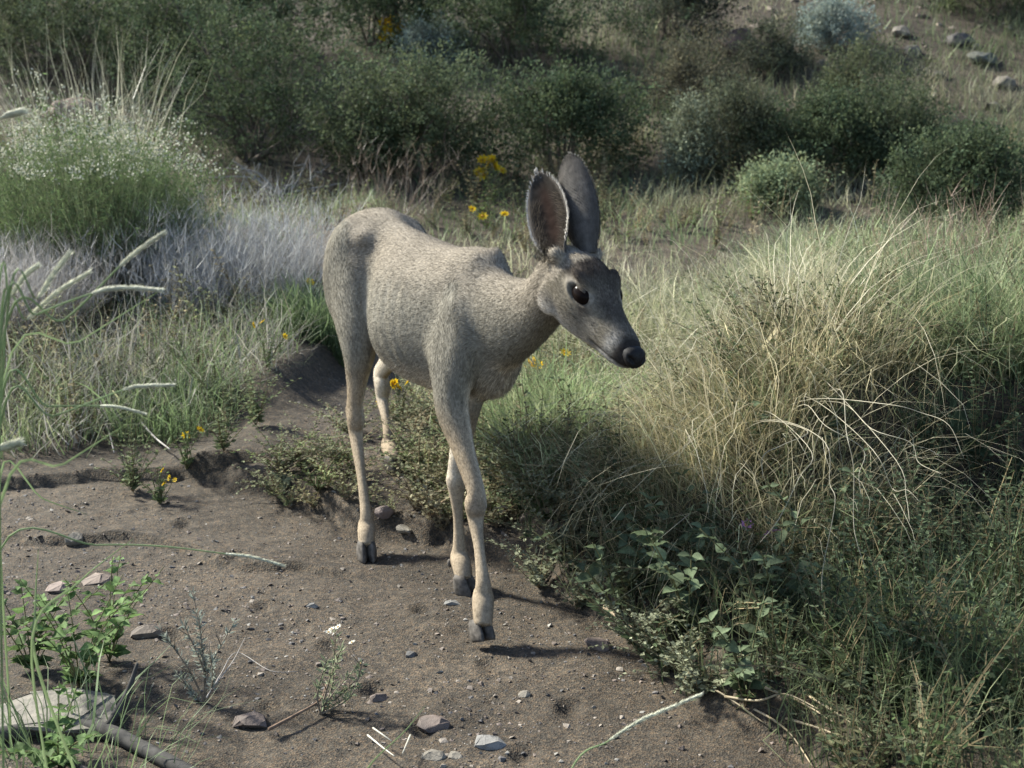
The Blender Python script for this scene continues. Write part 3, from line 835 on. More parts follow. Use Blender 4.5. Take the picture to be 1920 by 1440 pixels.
def herb_geo(rs, nst, hgt, spread, ll, lw, gap, col, stemcol, opp=True, droop=0.4, nrmz=0.7, r0=.0016, mn=0.0):
    """small herb at the origin: thin stems with leaves along them"""
    g = G(); fo = G()
    for k in range(nst):
        az = rs.uniform(0, 2 * math.pi); ln = rs.uniform(mn, 1) * spread; h = hgt * rs.uniform(.55, 1.1)
        n = 7; t = np.linspace(0, 1, n)
        out = np.array([math.cos(az), math.sin(az), 0])
        ang = ln * (.35 + .9 * t)
        step = h / (n - 1)
        pts = np.vstack([[0, 0, 0], np.cumsum(step * (np.sin(ang[1:])[:, None] * out + np.cos(ang[1:])[:, None] * Z) + rs.normal(0, step * .12, (n - 1, 3)), 0)])
        tube(g, pts[::2], np.linspace(r0, r0 * .45, 4), 3, tuple(stemcol), 1)
        L = h; npos = max(2, int(L / gap))
        tt = np.linspace(.12, 1, npos)
        pp = np.column_stack([np.interp(tt, t, pts[:, i]) for i in range(3)])
        tg = nrm(np.column_stack([np.interp(tt, t, np.gradient(pts[:, i])) for i in range(3)]))
        for s_ in ((-1, 1) if opp else (1,)):
            a2 = rs.uniform(0, 2 * math.pi) + np.arange(npos) * 2.0 + (s_ > 0) * math.pi
            o2 = np.column_stack([np.cos(a2), np.sin(a2), np.zeros(npos)])
            d = nrm(o2 + tg * .55 - Z * droop * rs.random((npos, 1)) + rs.normal(0, .15, (npos, 3)))
            nn = nrm(Z * nrmz + rs.normal(0, .4, (npos, 3)))
            sz = (1 - .55 * tt) * rs.uniform(.7, 1.2, npos)
            cv = np.asarray(col)[None] * np.exp(rs.normal(0, .18, (npos, 1)))
            leaves(fo, pp, d, nn, ll * sz, lw * sz, cv)
    return g, fo
def both(a):
    g = G(); g.merge(a[0]); g.merge(a[1]); return g

def bush_geo(rs, base, rx, ry, hz, ncl, nlf, ll, lw, col, twig=.14, flat=.62, cvar=.22, twigcol=(.13, .105, .085)):
    """shrub: stems spreading from the base, leaf sprays through an uneven crown"""
    lob = rdir(rs, 9); lob[:, 2] = np.abs(lob[:, 2]); la = rs.uniform(-.42, .48, 9)
    d = rdir(rs, ncl); d[:, 2] = np.where(d[:, 2] < -.80, -d[:, 2], d[:, 2])
    rr = 1 + (np.clip((d @ lob.T - .45) / .55, 0, 1) * la[None]).sum(1)
    rad = rr * (rs.random(ncl) ** (1 / 2.1)) * rs.uniform(.86, 1.06, ncl)
    cz = hz * .56
    ctr = base + Z * hz * .43
    pc = ctr + d * rad[:, None] * np.array([rx, ry, cz])
    pc[:, 2] = np.maximum(pc[:, 2], base[2] + .03)
    dc = nrm(d * .8 + Z * .55 + rs.normal(0, .35, (ncl, 3)))
    w = G(); f = G()
    t = rs.random((ncl, nlf))
    p = pc[:, None] + dc[:, None] * (t[..., None] - .35) * twig + rs.normal(0, twig * .16, (ncl, nlf, 3))
    ld = nrm(dc[:, None] * .7 + rs.normal(0, .75, (ncl, nlf, 3)))
    ln_ = rdir(rs, ncl * nlf).reshape(ncl, nlf, 3) * .8 + Z * .5
    cv = np.exp(rs.normal(0, cvar, (ncl, 1, 1)) + rs.normal(0, .16, (ncl, nlf, 1)))
    hue = rs.normal(0, .06, (ncl, 1, 1)) * np.array([1.0, .2, -.6])
    C = np.clip(np.asarray(col)[None, None] * cv * (1 + hue), 0, 1)
    s = rs.uniform(.65, 1.25, ncl * nlf)
    leaves(f, p.reshape(-1, 3), ld.reshape(-1, 3), nrm(ln_.reshape(-1, 3)), ll * s, lw * s, C.reshape(-1, 3))
    # twigs in the sprays
    m = ncl // 2; pk = rs.choice(ncl, m, replace=False)
    b0 = pc[pk] - dc[pk] * twig * .75; az = np.arctan2(dc[pk, 1], dc[pk, 0])
    blades(w, b0, twig * 1.5, az, np.arccos(np.clip(dc[pk, 2], -1, 1)), 0, .004, twigcol, twigcol, 2, rs)
    for k in range(16):
        q = pc[rs.integers(ncl)]; b = base + np.array([rs.normal(0, rx * .10), rs.normal(0, ry * .10), -.02])
        mid = b * .5 + q * .5 + np.array([0, 0, .08 * hz]) + rs.normal(0, .05 * hz, 3)
        tube(w, [b, b * .75 + mid * .25 + rs.normal(0, .02, 3), mid, q], [.017 * hz, .013 * hz, .009 * hz, .003 * hz], 5, tuple(np.array(twigcol) * rs.uniform(.7, 1.3)), 3)
    return w, f
def shrub(name, label, px0, px1, ytop, ybase, ncl, nlf, ll, lw, col, seed, group=None, depth=.8, cat="shrub", **kw):
    rs = np.random.default_rng(seed)
    b = ground_at((px0 + px1) / 2, ybase); d = (b - CAM) @ FWD
    rx = (px1 - px0) / 2 / FPX * d; hz = (ybase - ytop) / FPX * d
    b = b + np.array([0, rx * depth * .6, 0]); b[2] = float(H(b[0], b[1]))
    hz = max(.12, hz - .12 * rx * depth)
    w, f = bush_geo(rs, b, rx, rx * depth, hz, int(ncl * .90), nlf + 2, ll * .88, lw * .92, col, **kw)
    t = thing(name, b, label, cat, group)
    q = part("stem", w, M_WOOD, t); q["kind"] = "stuff"; c = part("crown", f, M_LEAF, t); c["kind"] = "stuff"
    return t, b, rx, hz

# big leaves that can be picked apart: shared meshes, one object a leaf
def leaf_mesh(name, col, rs, wave=.05, teeth=0.0):
    m = 7; t = np.linspace(0, 1, m)
    wv = np.array([.05, .34, .50, .47, .34, .17, .0])
    L, Rr, Mm = [], [], []
    for i in range(m):
        z = -.12 * t[i] ** 2 + rs.normal(0, wave * .4); w = wv[i] * rs.uniform(.92, 1.08)
        Mm.append((t[i], 0, z)); L.append((t[i] - .02, w, z + w * .30 + rs.normal(0, wave * .5))); Rr.append((t[i] - .02, -w, z + w * .30 + rs.normal(0, wave * .5)))
    V = np.array(L + Mm + Rr)
    i = np.arange(m - 1)
    Q = np.vstack([np.column_stack([i + m, i + m + 1, i + 1, i]), np.column_stack([i + 2 * m, i + 2 * m + 1, i + m + 1, i + m])])
    C = np.tile(np.asarray(col), (3 * m, 1)); C[m:2 * m] *= 1.35
    me = mesh_data(name, V, np.zeros((0, 3), int), Q, C, True); me.materials.append(M_LEAF)
    return me
def put_leaf(me, parent, p, d, n, ln, wd):
    d = nrm(d); s = nrm(np.cross(n, d)); n2 = np.cross(d, s)
    M = Matrix(((d[0] * ln, s[0] * wd, n2[0] * ln, 0), (d[1] * ln, s[1] * wd, n2[1] * ln, 0), (d[2] * ln, s[2] * wd, n2[2] * ln, 0), (0, 0, 0, 1)))
    q = np.asarray(p) - root_loc(parent)
    o = link("leaf", me, parent)
    o.matrix_local = Matrix.Translation(Vector(q)) @ M
    return o
def leafy_plant(name, label, base, stems, ll, lw, col, seed, cat="plant", group=None, nleaf=9, stemcol=(.20, .19, .10), face=None, rad=.0022):
    """stems: list of polylines (world)"""
    rs = np.random.default_rng(seed)
    t = thing(name, base, label, cat, group)
    mes = [leaf_mesh("leaf", np.asarray(col) * k, rs) for k in (.72, .9, 1.05, 1.3)]
    for st in stems:
        st = catmull(np.asarray(st, float), 6)
        g = G(); tube(g, st, np.linspace(rad, rad * .5, len(st)), 5, stemcol, 1); part("stem", g, M_LEAF, t, True)
        tt = np.linspace(.15, 1, nleaf)
        n_ = len(st) - 1
        for i, a in enumerate(tt):
            k = min(int(a * n_), n_ - 1); p = st[k]; tg = nrm(st[k + 1] - st[k])
            for s_ in (-1, 1):
                az = i * 1.9 + (s_ > 0) * math.pi + rs.normal(0, .4)
                o2 = np.array([math.cos(az), math.sin(az), 0])
                if face is not None: o2 = o2 + np.asarray(face) * .5
                d = nrm(o2 + tg * .5 + Z * rs.normal(-.1, .25)); n = nrm(Z * .8 + rs.normal(0, .3, 3) - RIGHT * .15)
                sz = (1 - .45 * a) * rs.uniform(.75, 1.2)
                put_leaf(mes[rs.integers(4)], t, p, d, n, ll * sz, lw * sz)
    return t

def tuft(name, label, base, n, h, rad, lean, bend, width, c0, c1, seed, group=None, nseg=4, cat="grass", wind=0.0, cv=.22, mat=None, sq=1.0, kink=.35, rnd=.7, c2=None, f2=.38):
    rs = np.random.default_rng(seed)
    a = rs.uniform(0, 2 * math.pi, n); r = rad * np.sqrt(rs.random(n))
    pos = np.column_stack([base[0] + r * np.cos(a), base[1] + r * sq * np.sin(a), np.zeros(n)]); pos[:, 2] = H(pos[:, 0], pos[:, 1]) - .005
    az = a + rs.normal(0, rnd, n)
    ln_ = np.abs(rs.normal(lean, lean * .5, n)) * (.3 + .7 * r / rad)
    if wind:
        az = np.arctan2(np.sin(az) + 0 * az, np.cos(az) + wind)
    k = np.exp(rs.normal(0, cv, (n, 1))); mixc = rs.random((n, 1))
    ca = np.asarray(c0) * mixc + np.asarray(c1) * (1 - mixc)
    if c2 is not None:
        pick = rs.random((n, 1)) < f2; ca = np.where(pick, np.asarray(c2), ca); c0 = np.where(pick, np.asarray(c2) * .8, np.asarray(c0))
    g = G(); blades(g, pos, h * rs.uniform(.35, 1.12, n), az, ln_, np.abs(rs.normal(bend, bend * .45, n)), width * np.exp(rs.normal(-.1, .5, n)), np.clip(np.asarray(c0) * k, 0, 1), np.clip(ca * k * 1.05, 0, 1), nseg, rs, kink=kink)
    b = np.array([base[0], base[1], float(H(base[0], base[1]))])
    t = thing(name, b, label, cat, group)
    p = part("blade", g, mat or M_GRASS, t); p["kind"] = "stuff"
    return t

STRAW = np.array([.37, .335, .215]); STRAW2 = np.array([.50, .475, .345]); GRN = np.array([.125, .170, .080]); GRN2 = np.array([.195, .255, .120]); GREY = np.array([.30, .285, .255])

# ------------------------------------------------------------------ where plants grow
def bare(x, y):
    """1 on the open soil of the path"""
    r = seg_side(x, y, (0.02, 3.62), (0.56, 2.40)) + 0.08 * fbm(x * 4 + 2, y * 4 + 7, 3)
    n = .12 * fbm(x * 3.1 + 8, y * 3.1 + 2, 3)
    low = (r < 0) & (y < 3.75)
    left = (y < 4.72 + n) & (x < -.38 + n) 
    xc = -.62 - .10 * (y - 4.6)
    way = (np.abs(x - xc) < .30 + n) & (y < 7.4) & (y >= 3.6)
    step = (x < .12 - (y - 3.5) * .8 + n) & (y < 3.90 + n) & (y > 3.4)
    return low | left | way | step

# ------------------------------------------------------------------ meadow grass and ground cover
def meadow():
    rs = np.random.default_rng(21)
    g = G()
    N = 150000
    u = rs.random(N)
    y = 3.6 + 12.0 * u ** 1.15; x = (rs.random(N) - .5) * (2.0 + .84 * y) + .03 * y
    ok = ~bare(x, y); dens = np.clip(.55 + 1.3 * fbm(x * .9, y * .9 + 3, 3), .38, 1)
    dens = np.where(y > 9.5, dens * .8, dens)
    ok &= rs.random(N) < dens
    x, y = x[ok], y[ok]; n = len(x)
    dr = np.clip(.42 + 1.6 * fbm(x * .8 + 31, y * .8 + 12, 3) + .22 * (x > .25) * (y < 7.5) - .30 * sstep(7.5, 10, y), 0, 1)
    dr = np.clip(dr + rs.normal(0, .2, n), 0, 1)[:, None]
    k = np.exp(rs.normal(0, .25, (n, 1)) + 1.1 * vnoise(x * 5, y * 5)[:, None])
    c0 = (GRN * (1 - dr) + STRAW * dr) * k; c1 = (GRN2 * (1 - dr) + STRAW2 * dr) * k
    fade = (1 - .38 * sstep(8.0, 10.0, y))[:, None]; c0 = c0 * fade; c1 = c1 * fade       # far blades dimmed in colour for the slope's grazing sunlight
    h = (.09 + .20 * rs.random(n) ** 1.5) * (.8 + .6 * vnoise(x * 1.1, y * 1.1)) * np.where(x < -.3, .8, 1.0) * sstep(3.3, 5.0, y + .3)
    blades(g, np.column_stack([x, y, H(x, y) - .005]), np.maximum(h, .05), rs.uniform(0, 2 * math.pi, n), np.abs(rs.normal(.35, .30, n)), np.abs(rs.normal(.8, .6, n)), .0038 * np.exp(rs.normal(-.1, .5, n)) + .0004 * np.maximum(y - 6, 0), np.clip(c0, 0, 1), np.clip(c1, 0, 1), 3, rs, kink=.45)
    stuff("meadow_grass", g, M_GRASS, "mixed green and straw grass covering the meadow behind the deer", "grass")
    # herb mats
    g = G()
    tps = [both(herb_geo(np.random.default_rng(40 + i), 7, .20, 1.0, .026, .012, .022, c, (.20, .16, .09))).arrays() for i, c in enumerate([(.16, .19, .10), (.12, .165, .06), (.20, .215, .13), (.23, .20, .12)])]
    N = 2100
    y = 3.5 + 7.0 * rs.random(N) ** .9; x = (rs.random(N) - .5) * (1.9 + .82 * y)
    ok = ~bare(x, y) & (rs.random(N) < np.clip(.45 + 1.5 * fbm(x * 1.1 + 9, y * 1.1, 3), .1, 1)); x, y = x[ok], y[ok]
    which = rs.integers(0, 4, len(x))
    for i in range(4):
        s = which == i; n = s.sum()
        scatter(g, tps[i], np.column_stack([x[s], y[s], H(x[s], y[s])]), rs.uniform(.6, 1.5, n), rs.uniform(0, 6.28, n), rs, .25, .25, np.clip(rs.normal(.2, .3, n), 0, .9))
    stuff("ground_cover", g, M_LEAF, "low grey-green herbs mingled with the meadow grass", "ground cover")
meadow()
def slope_grass():
    rs = np.random.default_rng(88); g = G(); N = 52000
    y = 8.6 + 8.0 * rs.random(N); x = .8 + rs.random(N) * 6.5 - .25 * (rs.random(N) < .3)
    lf = rs.random(N) < .42; x = np.where(lf, -10.5 + 8.0 * rs.random(N), x); y = np.where(lf, 4.8 + 9.5 * rs.random(N), y)
    ok = rs.random(N) < np.clip(.30 + 2.2 * fbm(x * 1.3 + 7, y * 1.3, 3), 0, 1); x, y = x[ok], y[ok]; n = len(x)
    k = np.exp(rs.normal(0, .3, (n, 1))); dr = np.clip(.25 + .9 * fbm(x * .9, y * .9 + 40, 2), 0, 1)[:, None]
    blades(g, np.column_stack([x, y, H(x, y)]), .10 + .20 * rs.random(n), rs.uniform(0, 6.28, n), np.abs(rs.normal(.4, .3, n)), np.abs(rs.normal(.7, .5, n)), .007, (GRN * .75 * (1 - dr) + STRAW * .45 * dr) * k, (GRN2 * .55 * (1 - dr) + STRAW * .5 * dr) * k, 3, rs, kink=.4)  # lowered blade colours stand in for the weak grazing sun up here
    stuff("slope_grass", g, M_GRASS, "patchy green grass on the upper slope between rocks and bushes", "grass")
slope_grass()
def creeping_mat():
    rs = np.random.default_rng(91); g = G()
    tps = [both(herb_geo(np.random.default_rng(92 + i), 8, .17, 1.35, .019, .013, .013, c, (.27, .20, .13), mn=.55)).arrays() for i, c in enumerate([(.20, .215, .12), (.16, .195, .085), (.24, .225, .145)])]
    N = 640; y = 3.72 + 1.4 * rs.random(N) ** 1.2; x = -.85 + 1.65 * rs.random(N)
    ok = (rs.random(N) < np.clip(.7 + 1.4 * fbm(x * 2.2, y * 2.2 + 3, 3), .05, 1)) & (y > 3.86 - .55 * (x + .3) ) & (np.hypot((x - LHt[0]) / .10, (y - LHt[1] + .08) / .15) > 1) & ~((np.abs(x + .66 + .1 * (y - 4.6)) < .26) & (y > 4.25))
    x, y = x[ok], y[ok]; k = rs.integers(0, 3, len(x))
    for i in range(3):
        s = k == i; m = s.sum(); scatter(g, tps[i], np.column_stack([x[s], y[s], H(x[s], y[s])]), rs.uniform(.6, 1.3, m), rs.uniform(0, 6.28, m), rs, .2, .25, np.clip(rs.normal(.15, .25, m), 0, .8))
    stuff("creeping_mat", g, M_LEAF, "mat of small pale leaves covering the ledge under the deer", "ground cover")
creeping_mat()
# ------------------------------------------------------------------ bushes on the slope behind
DK = (.066, .088, .046); OL = (.084, .104, .056); GY = (.100, .108, .068); PB = (.23, .27, .235)
SH = "bushes on the slope"
for args in [
    ("dark dense bush behind the white-topped shrub, left of centre", 285, 660, 45, 330, 900, 22, .032, .014, DK, 101),
    ("dark rounded bush above the deer's back", 590, 970, 118, 352, 950, 22, .030, .014, OL, 102),
    ("dark green bush behind the deer's ears", 860, 1265, 80, 348, 1050, 22, .030, .014, DK, 103),
    ("green bush in the top left corner behind the boulder", -120, 330, -40, 185, 1000, 22, .034, .015, OL, 104),
    ("bush at the top edge behind the dark dense one", 250, 620, -90, 140, 800, 22, .036, .016, (.075, .098, .052), 105),
    ("bush at the top edge right of the yellow blossoms", 770, 1160, -90, 150, 900, 22, .036, .016, DK, 106),
    ("open grey-green bush with bare stems right of the deer's ears", 1245, 1540, 130, 352, 820, 20, .026, .011, (.085, .095, .058), 107),
    ("dark low bush below the rocky slope", 1400, 1735, 160, 352, 850, 22, .030, .013, DK, 108),
    ("dark bush at the right edge above the meadow", 1640, 2010, 215, 480, 1150, 22, .029, .013, DK, 109),
    ("small pale shrub between the two big dark bushes right of the ears", 1235, 1352, 215, 350, 300, 22, .026, .012, (.20, .22, .15), 110),
    ("low pale green shrub at the back edge of the meadow", 1370, 1545, 310, 405, 330, 22, .028, .012, (.19, .23, .13), 111),
    ("silvery blue-green shrub high on the rocky slope", 1478, 1640, 8, 112, 340, 24, .036, .012, PB, 112),
    ("small silvery shrub under the yellow blossoms", 745, 850, 55, 140, 200, 20, .034, .012, (.17, .21, .18), 113),
    ("dark bush at the top edge above the reddish rock", 1130, 1420, -90, 95, 700, 20, .034, .015, (.055, .062, .042), 114),
    ("bush at the right edge high on the slope", 1740, 2010, -90, 50, 420, 22, .034, .015, (.07, .085, .04), 115),
    ("bush filling the gap left of the dark dense bush", 190, 430, 10, 205, 750, 22, .034, .015, (.062, .082, .042), 116),
    ("bush filling the gap at the top behind the yellow blossoms", 520, 900, -90, 125, 850, 22, .036, .016, (.066, .09, .05), 117),
    ("bush at the far left top edge", -200, 160, -90, 130, 800, 20, .036, .016, (.07, .09, .045), 118),
    ("low dark bush between the deer's back and the dead branches", 600, 800, 200, 340, 520, 22, .030, .013, (.058, .076, .038), 119),
    ("olive bush joining the low dark bush to the one at the right edge", 1560, 1830, 185, 345, 700, 22, .028, .013, (.072, .09, .048), 126),
    ("olive scrub on the slope above the low dark bush", 1500, 1720, 110, 240, 480, 20, .028, .012, (.078, .092, .05), 127),
    ("grey-brown thorny bush behind the open grey-green one", 1180, 1420, 70, 230, 480, 18, .028, .012, (.10, .095, .062), 120),
    ("low scrubby bush left of the silvery shrub", 1400, 1520, 60, 150, 280, 20, .030, .013, (.085, .095, .06), 125),
]:
    lab, a, b, c, d, n1, n2, ll, lw, col, seed = args
    shrub("bush" if seed < 110 or seed > 113 else "small_shrub", lab, a, b, c, d, n1, n2, ll, lw, col, seed, SH)

# ------------------------------------------------------------------ stones
import bmesh
def hull(rs, n=16, flat=.6):
    bm = bmesh.new()
    for q in rdir(rs, n) * rs.uniform(.8, 1.0, (n, 1)): bm.verts.new((q[0], q[1] * .8, q[2] * flat))
    bmesh.ops.convex_hull(bm, input=bm.verts)
    bmesh.ops.delete(bm, geom=[v for v in bm.verts if not v.link_faces], context='VERTS')
    bmesh.ops.triangulate(bm, faces=bm.faces)
    bm.verts.index_update()
    V = np.array([v.co[:] for v in bm.verts]); T = np.array([[v.index for v in f.verts] for f in bm.faces]); bm.free()
    return V, T
def boulder(label, px, py, w, h, col, seed):
    rs = np.random.default_rng(seed); b = ground_at(px, py + h * .35); d = (b - CAM) @ FWD
    bm = bmesh.new(); bmesh.ops.create_icosphere(bm, subdivisions=4, radius=1.0)
    bm.verts.index_update(); V = np.array([v.co[:] for v in bm.verts]); T = np.array([[v.index for v in f.verts] for f in bm.faces]); bm.free()
    pl = rdir(rs, 11); off = rs.uniform(.55, .9, 11)
    for n_, o_ in zip(pl, off):
        e = V @ n_ - o_; V = V - np.where(e > 0, e, 0)[:, None] * n_ * .9
    V = V * (1 + .22 * fbm(V[:, 0] * 2.5 + V[:, 2] * 1.7 + seed, V[:, 1] * 2.5 - V[:, 2], 4))[:, None]
    V = V * np.array([w / 2, w * .4, h / 2]) / FPX * d * 1.12 + np.array([b[0], b[1], float(H(b[0], b[1])) + h / FPX * d * .12])
    g = G(); g.add(V, T, None, np.asarray(col)); o = solo("boulder", g, M_STONE, (b[0], b[1], float(H(b[0], b[1]))), False); tag(o, label, "boulder")
def stone(name, label, px, py, w, h, col, seed, group=None, cat="stone", lift=.35, flat=.7):
    rs = np.random.default_rng(seed)
    b = ground_at(px, py + h * .3); d = (b - CAM) @ FWD
    bm = bmesh.new()
    V, T = hull(rs, 22, flat)
    vs = [bm.verts.new(v) for v in V]
    for t in T: bm.faces.new([vs[i] for i in t])
    bmesh.ops.bevel(bm, geom=list(bm.edges), offset=.07, segments=1, affect='EDGES', clamp_overlap=True)
    bmesh.ops.triangulate(bm, faces=bm.faces)
    bm.verts.index_update()
    V = np.array([v.co[:] for v in bm.verts]); T = np.array([[v.index for v in f.verts] for f in bm.faces]); bm.free()
    yaw = rs.uniform(-.5, .5); c, s = math.cos(yaw), math.sin(yaw)
    V = V / (V.max(0) - V.min(0)).max()
    V = np.column_stack([V[:, 0] * c - V[:, 1] * s, V[:, 0] * s + V[:, 1] * c, V[:, 2]]) * (w / FPX * d)
    zr = V[:, 2].max() - V[:, 2].min(); V[:, 2] *= (max(h, 8) / FPX * d * 1.05) / zr
    V = V + rs.normal(0, .008 * w / FPX * d, V.shape)
    z = float(H(b[0], b[1]))
    V = V + np.array([b[0], b[1], z - V[:, 2].min() * (lift - .22 if name == 'stone' else lift)])
    g = G(); g.add(V, T, None, (np.asarray(col) * .62 + np.array((.10, .086, .066)) * .38) * rs.uniform(.9, 1.1))
    o = solo(name, g, M_STONE, (b[0], b[1], z)); tag(o, label, cat, group); return o
ST = "stones on the path"
RED = (.125, .085, .072); TAN = (.19, .165, .13); GRYS = (.23, .225, .215); BRN = (.14, .105, .08)
for lab, px, py, w, h, col, seed in [
    ("dull red stone at the bottom centre of the path", 812, 1352, 62, 30, RED, 1),
    ("flat pale grey stone nearest the bottom centre", 915, 1391, 66, 24, GRYS, 2),
    ("small tan stone left of the flat pale grey one", 855, 1416, 34, 14, TAN, 3),
    ("tan stone at the bottom edge left of the flat pale one", 812, 1414, 50, 20, TAN, 4),
    ("small red-brown stone above the dull red one", 712, 1306, 36, 18, RED, 5),
    ("brown stone among roots beside the bottom-left plant", 470, 1348, 70, 30, RED, 6),
    ("pale pebble below the standing right hind hoof", 765, 990, 34, 16, TAN, 7),
    ("pinkish stone just behind the standing hind hoof", 720, 955, 36, 24, (.20, .14, .125), 8),
    ("thin pale flake lying below the front hooves on the left", 848, 1129, 32, 10, GRYS, 9),
    ("rounded tan stone left of the path under the long drooping stalk", 140, 1008, 34, 26, TAN, 10),
    ("reddish stone behind the bottom-left leafy plant", 112, 1098, 48, 22, (.19, .13, .11), 11),
    ("tan stone behind the top of the leafy plant at bottom left", 180, 1084, 58, 18, (.23, .165, .13), 12),
    ("reddish stone at the foot of the plants on the right path edge", 1118, 1206, 56, 26, RED, 13),
    ("large flat buff stone in the bottom left corner", 120, 1330, 250, 62, (.17, .152, .125), 14),
    ("brown stone half buried beside the grey twig plant", 275, 1180, 60, 30, BRN, 15),
    ("small stone below the hind feet left of the flake", 585, 1135, 24, 12, GRYS, 16),
    ("small dark pebble below the raised hoof on the right", 770, 1225, 22, 14, (.06, .06, .065), 17),
    ("buff pebble on the ledge behind the front hooves", 985, 968, 26, 18, RED, 18),
    ("small tan pebble right of the reddish edge stone", 985, 1300, 26, 14, TAN, 19),
]:
    stone("stone", lab, px, py, w, h, col, seed, ST)
boulder("red-brown boulder behind the tall straw grass at left", 150, 205, 118, 88, (.19, .125, .092), 31)
boulder("dark rust-red rock at the top edge right of centre", 1385, 75, 90, 62, (.070, .042, .032), 32)
boulder("dark boulder high on the right slope", 1800, 72, 50, 34, (.060, .052, .046), 33)
boulder("broad tan rock below the dark boulder on the right slope", 1838, 104, 60, 28, (.085, .085, .066), 34)
for i, (px, py, w, h) in enumerate([(1640, 105, 50, 22), (1655, 122, 44, 18), (1580, 150, 40, 16), (1715, 178, 36, 16), (1640, 178, 30, 14), (1690, 60, 44, 22),
                                    (1880, 155, 54, 24), (1760, 140, 34, 14), (1540, 120, 38, 16), (1710, 95, 40, 18), (1860, 200, 38, 18), (1600, 205, 30, 12),
                                    (1625, 345, 36, 16), (1660, 350, 26, 14), (1590, 372, 30, 14)]):
    stone("slope_rock", "pale tan rock strewn on the rocky slope at upper right", px, py, w * .85, h * 1.25, np.array((.115, .098, .078)) * (.7 + .08 * (i % 7)), 60 + i, "rocks strewn on the slope", "rock", .35)

def gravel():
    rs = np.random.default_rng(77)
    tps = []
    for i in range(7):
        V, T = hull(rs, 9, .6); tps.append((V * .5, T, np.zeros((0, 4), int), np.ones((len(V), 3))))
    g = G(); N = 26000
    y = 2.25 + 3.2 * rs.random(N) ** 1.35; x = (rs.random(N) - .5) * (.1 + .80 * y) - .05
    ok = bare(x, y); x, y = x[ok], y[ok]; n = len(x)
    cl = np.clip(.5 + 1.4 * fbm(x * 2, y * 2 + 5, 3), .08, 1); ok = rs.random(n) < cl; x, y = x[ok], y[ok]; n = len(x)
    sz = np.clip(np.exp(rs.normal(math.log(.0044), .5, n)), .0025, .014)
    pal = np.array([(.13, .10, .08), (.21, .175, .14), (.10, .09, .085), (.25, .23, .20), (.14, .105, .085), (.075, .07, .07)])
    pc = pal[rs.choice(6, n, p=[.34, .22, .16, .08, .12, .08])]
    k = rs.integers(0, 7, n)
    for i in range(7):
        s = k == i; m = s.sum(); V, T, Q, C = tps[i]
        gg = G(); scatter(gg, tps[i], np.column_stack([x[s], y[s], H(x[s], y[s]) + sz[s] * .10]), sz[s] * 1.6, rs.uniform(0, 6.28, m), rs, .3, .15)
        V2, T2, Q2, C2 = gg.arrays()
        g.add(V2, T2, None, C2 * np.repeat(pc[s], len(V), 0))
    stuff("gravel", g, M_STONE, "loose grit and small pebbles scattered on the dirt path", "gravel")
    # scree on the slope
    g = G(); N = 1500
    y = 8.5 + 7 * rs.random(N); x = 1.2 + rs.random(N) * 5.0
    ok = rs.random(N) < np.clip(.4 + 1.8 * fbm(x * .7, y * .7, 3), 0, 1); x, y = x[ok], y[ok]; n = len(x)
    k = rs.integers(0, 7, n); sz = np.exp(rs.normal(math.log(.075), .4, n))
    for i in range(7):
        s = k == i
        scatter(g, (tps[i][0], tps[i][1], tps[i][2], tps[i][3] * np.array((.19, .15, .115))), np.column_stack([x[s], y[s], H(x[s], y[s])]), sz[s], rs.uniform(0, 6.28, s.sum()), rs, .3, .35)
    stuff("scree", g, M_STONE, "small loose rubble on the upper right hillside", "rubble")
gravel()

# ------------------------------------------------------------------ grass clumps
GOLD = np.array([.37, .315, .175]); GOLD2 = np.array([.57, .51, .335]); GG = np.array([.20, .225, .115])
def clump(label, px, py, n, h, rad, lean, bend, w, c0, c1, seed, **kw):
    b = ground_at(px, py); return tuft("grass_clump", label, b, n, h, rad, lean, bend, w, c0, c1, seed, "grass clumps", **kw)
tuft("grass_clump", "big golden dry grass clump arching over the right bank", (.66, 3.52), 6500, .40, .38, .65, 1.65, .0021, GOLD, GOLD2, 201, "grass clumps", 6, wind=-.2, kink=.42, rnd=1.1, c2=GG, cv=.32, f2=.34)
def arching_stems():
    rs = np.random.default_rng(261); n = 330
    t = [o for o in bpy.data.objects if o.get("label", "").startswith("big golden")][0]
    a = rs.uniform(0, 6.283, n); r = .30 * np.sqrt(rs.random(n))
    pos = np.column_stack([.66 + r * np.cos(a), 3.52 + r * np.sin(a), np.zeros(n)]); pos[:, 2] = H(pos[:, 0], pos[:, 1])
    az = np.where(rs.random(n) < .6, rs.normal(3.6, .7, n), a)
    g = G(); blades(g, pos, rs.uniform(.42, .80, n), az, np.abs(rs.normal(.35, .2, n)), np.abs(rs.normal(1.7, .4, n)), .0024, np.array([.46, .39, .25]) * np.exp(rs.normal(0, .2, (n, 1))), np.array([.62, .57, .42]) * np.exp(rs.normal(0, .15, (n, 1))), 9, rs, kink=.13)
    p = part("arching_stem", g, M_STRAW, t); p["kind"] = "stuff"
arching_stems()
tuft("grass_clump", "green grass clump at the right edge above the shaded hollow", (1.32, 3.86), 4600, .42, .36, .50, 1.4, .0028, GRN2, STRAW, 202, "grass clumps", 5, kink=.4, rnd=1.0, c2=GRN)
tuft("grass_clump", "straw and green clump behind the golden one, right of the muzzle", (.85, 4.55), 4600, .30, .45, .55, 1.5, .0026, STRAW, STRAW2, 203, "grass clumps", 5, kink=.42, rnd=1.1, c2=GG, cv=.3)
tuft("grass_clump", "pale grass clump right behind the deer's ears", (.62, 6.0), 5000, .40, .58, .50, 1.2, .0034, STRAW * .8 + GRN2 * .2, STRAW2, 204, "grass clumps", 5, kink=.38, rnd=1.0, c2=GG, cv=.28)
